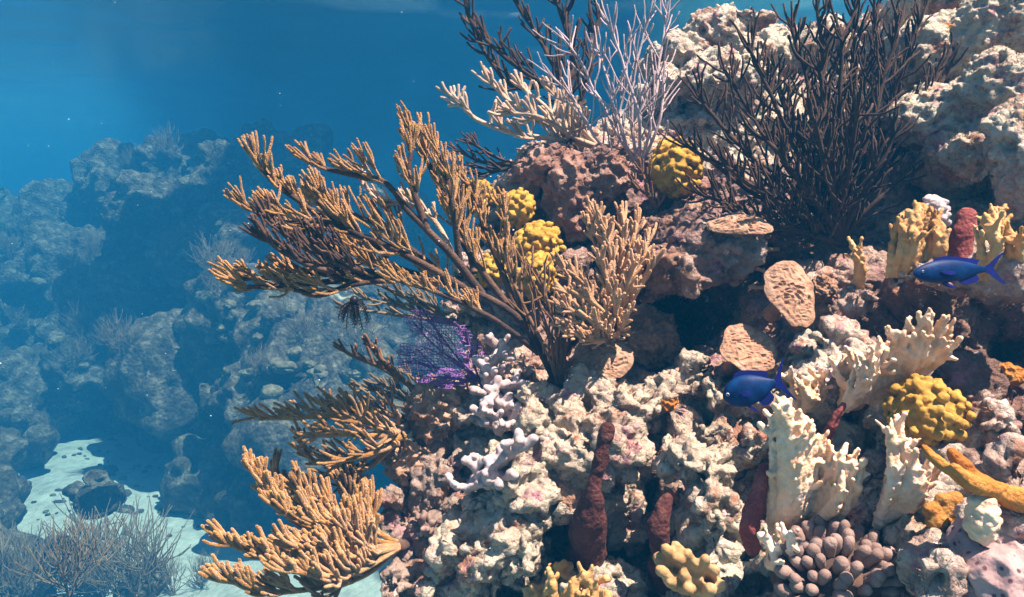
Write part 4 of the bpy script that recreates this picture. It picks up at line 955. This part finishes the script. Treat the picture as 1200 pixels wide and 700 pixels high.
plumes = [proto_plume(401, 8), proto_plume(402, 9, lean=(-.6, -.1)), proto_plume(403, 10, lean=(.4, 0)), proto_plume(404, 12)]
def plume(px, py, hpx, k, label, group, m=None):
    h = hit(px, py, ALL)
    if h is None or h[2] < 3.4: return
    o = bpy.data.objects.new('sea_plume', plumes[k % 4]); COL.objects.link(o); s = hpx * depth_of(h[0]) / F
    o.location = h[0] - ray(px, py) * 0 - np.array([0, 0, .02]); o.scale = (s, s, s); o.rotation_euler = (0, 0, rh.uniform(-.4, .4)); tag(o, label, 'sea rod', group)
for (px, py, hp, k) in [(40,698,95,0),(80,699,110,2),(120,699,120,3),(160,699,125,0),(10,696,90,1),(60,690,70,2),(140,697,75,1),(100,697,90,3),(182,699,90,1),(25,699,80,3)]:
    plume(px, py, hp, k, 'dull brown sea rod in the thicket at bottom left', 'dull sea rods at bottom left')
plume(205, 698, 55, 1, 'dull fan-shaped sea rod on bright sand right of the bottom left thicket', None)
plume(235, 690, 48, 2, 'dull sea rod on sand nearest the tan-orange bush', None)
for k in range(34):
    px, py = rh.uniform(0, 440), rh.uniform(175, 480)
    if inside(px, py, FP): plume(px, py, rh.uniform(24, 48), k, 'faint bushy sea rod growing on the distant reef', 'sea rods on the distant reef')
for (px, py, hp, k) in [(268,158,30,0),(430,190,40,2),(250,330,60,3),(140,410,50,1),(110,390,55,1),(420,420,60,2)]:
    plume(px, py, hp, k, 'faint bushy sea rod growing on the distant reef', 'sea rods on the distant reef')
print('heads', cnt)
# rubble strewn over the sand
b = MB(); R = np.random.RandomState(88); k = 0
while k < 1500:
    x, y = R.uniform(-9, -.6), R.uniform(6.5, 19); q = np.array([[x, y, 0.]])
    dens = .5 + 1.1 * vnoise(q, 1.4, 301)[0] + .5 * vnoise(q, .5, 302)[0]
    k += 1
    if R.uniform() > dens * .8: continue
    r = R.uniform(.015, .07) * (1 + 1.2 * (R.uniform() < .08)); b.ball((x, y, sandz(q)[0] + r * .2), r, 1, (R.uniform(.7, 1.5), R.uniform(.7, 1.4), R.uniform(.4, .9)))
tag(link('rubble', mesh('rubble', *b.arrays()), M['farrock']), kind='stuff')
b = MB(); R = np.random.RandomState(77)
for k in range(60):
    d_ = R.uniform(.7, 5.0); p = P(R.uniform(-40, 640), R.uniform(-20, 520), d_)
    if p[2] < WATER_Z - .2: b.ball(p, R.uniform(.0003, .0008) * (1 + .5 * d_), 1, (R.uniform(1, 2), 1, R.uniform(.6, 1.2)))
tag(link('marine_snow', mesh('marine_snow', *b.arrays()), M['snow']), kind='stuff')
clean()
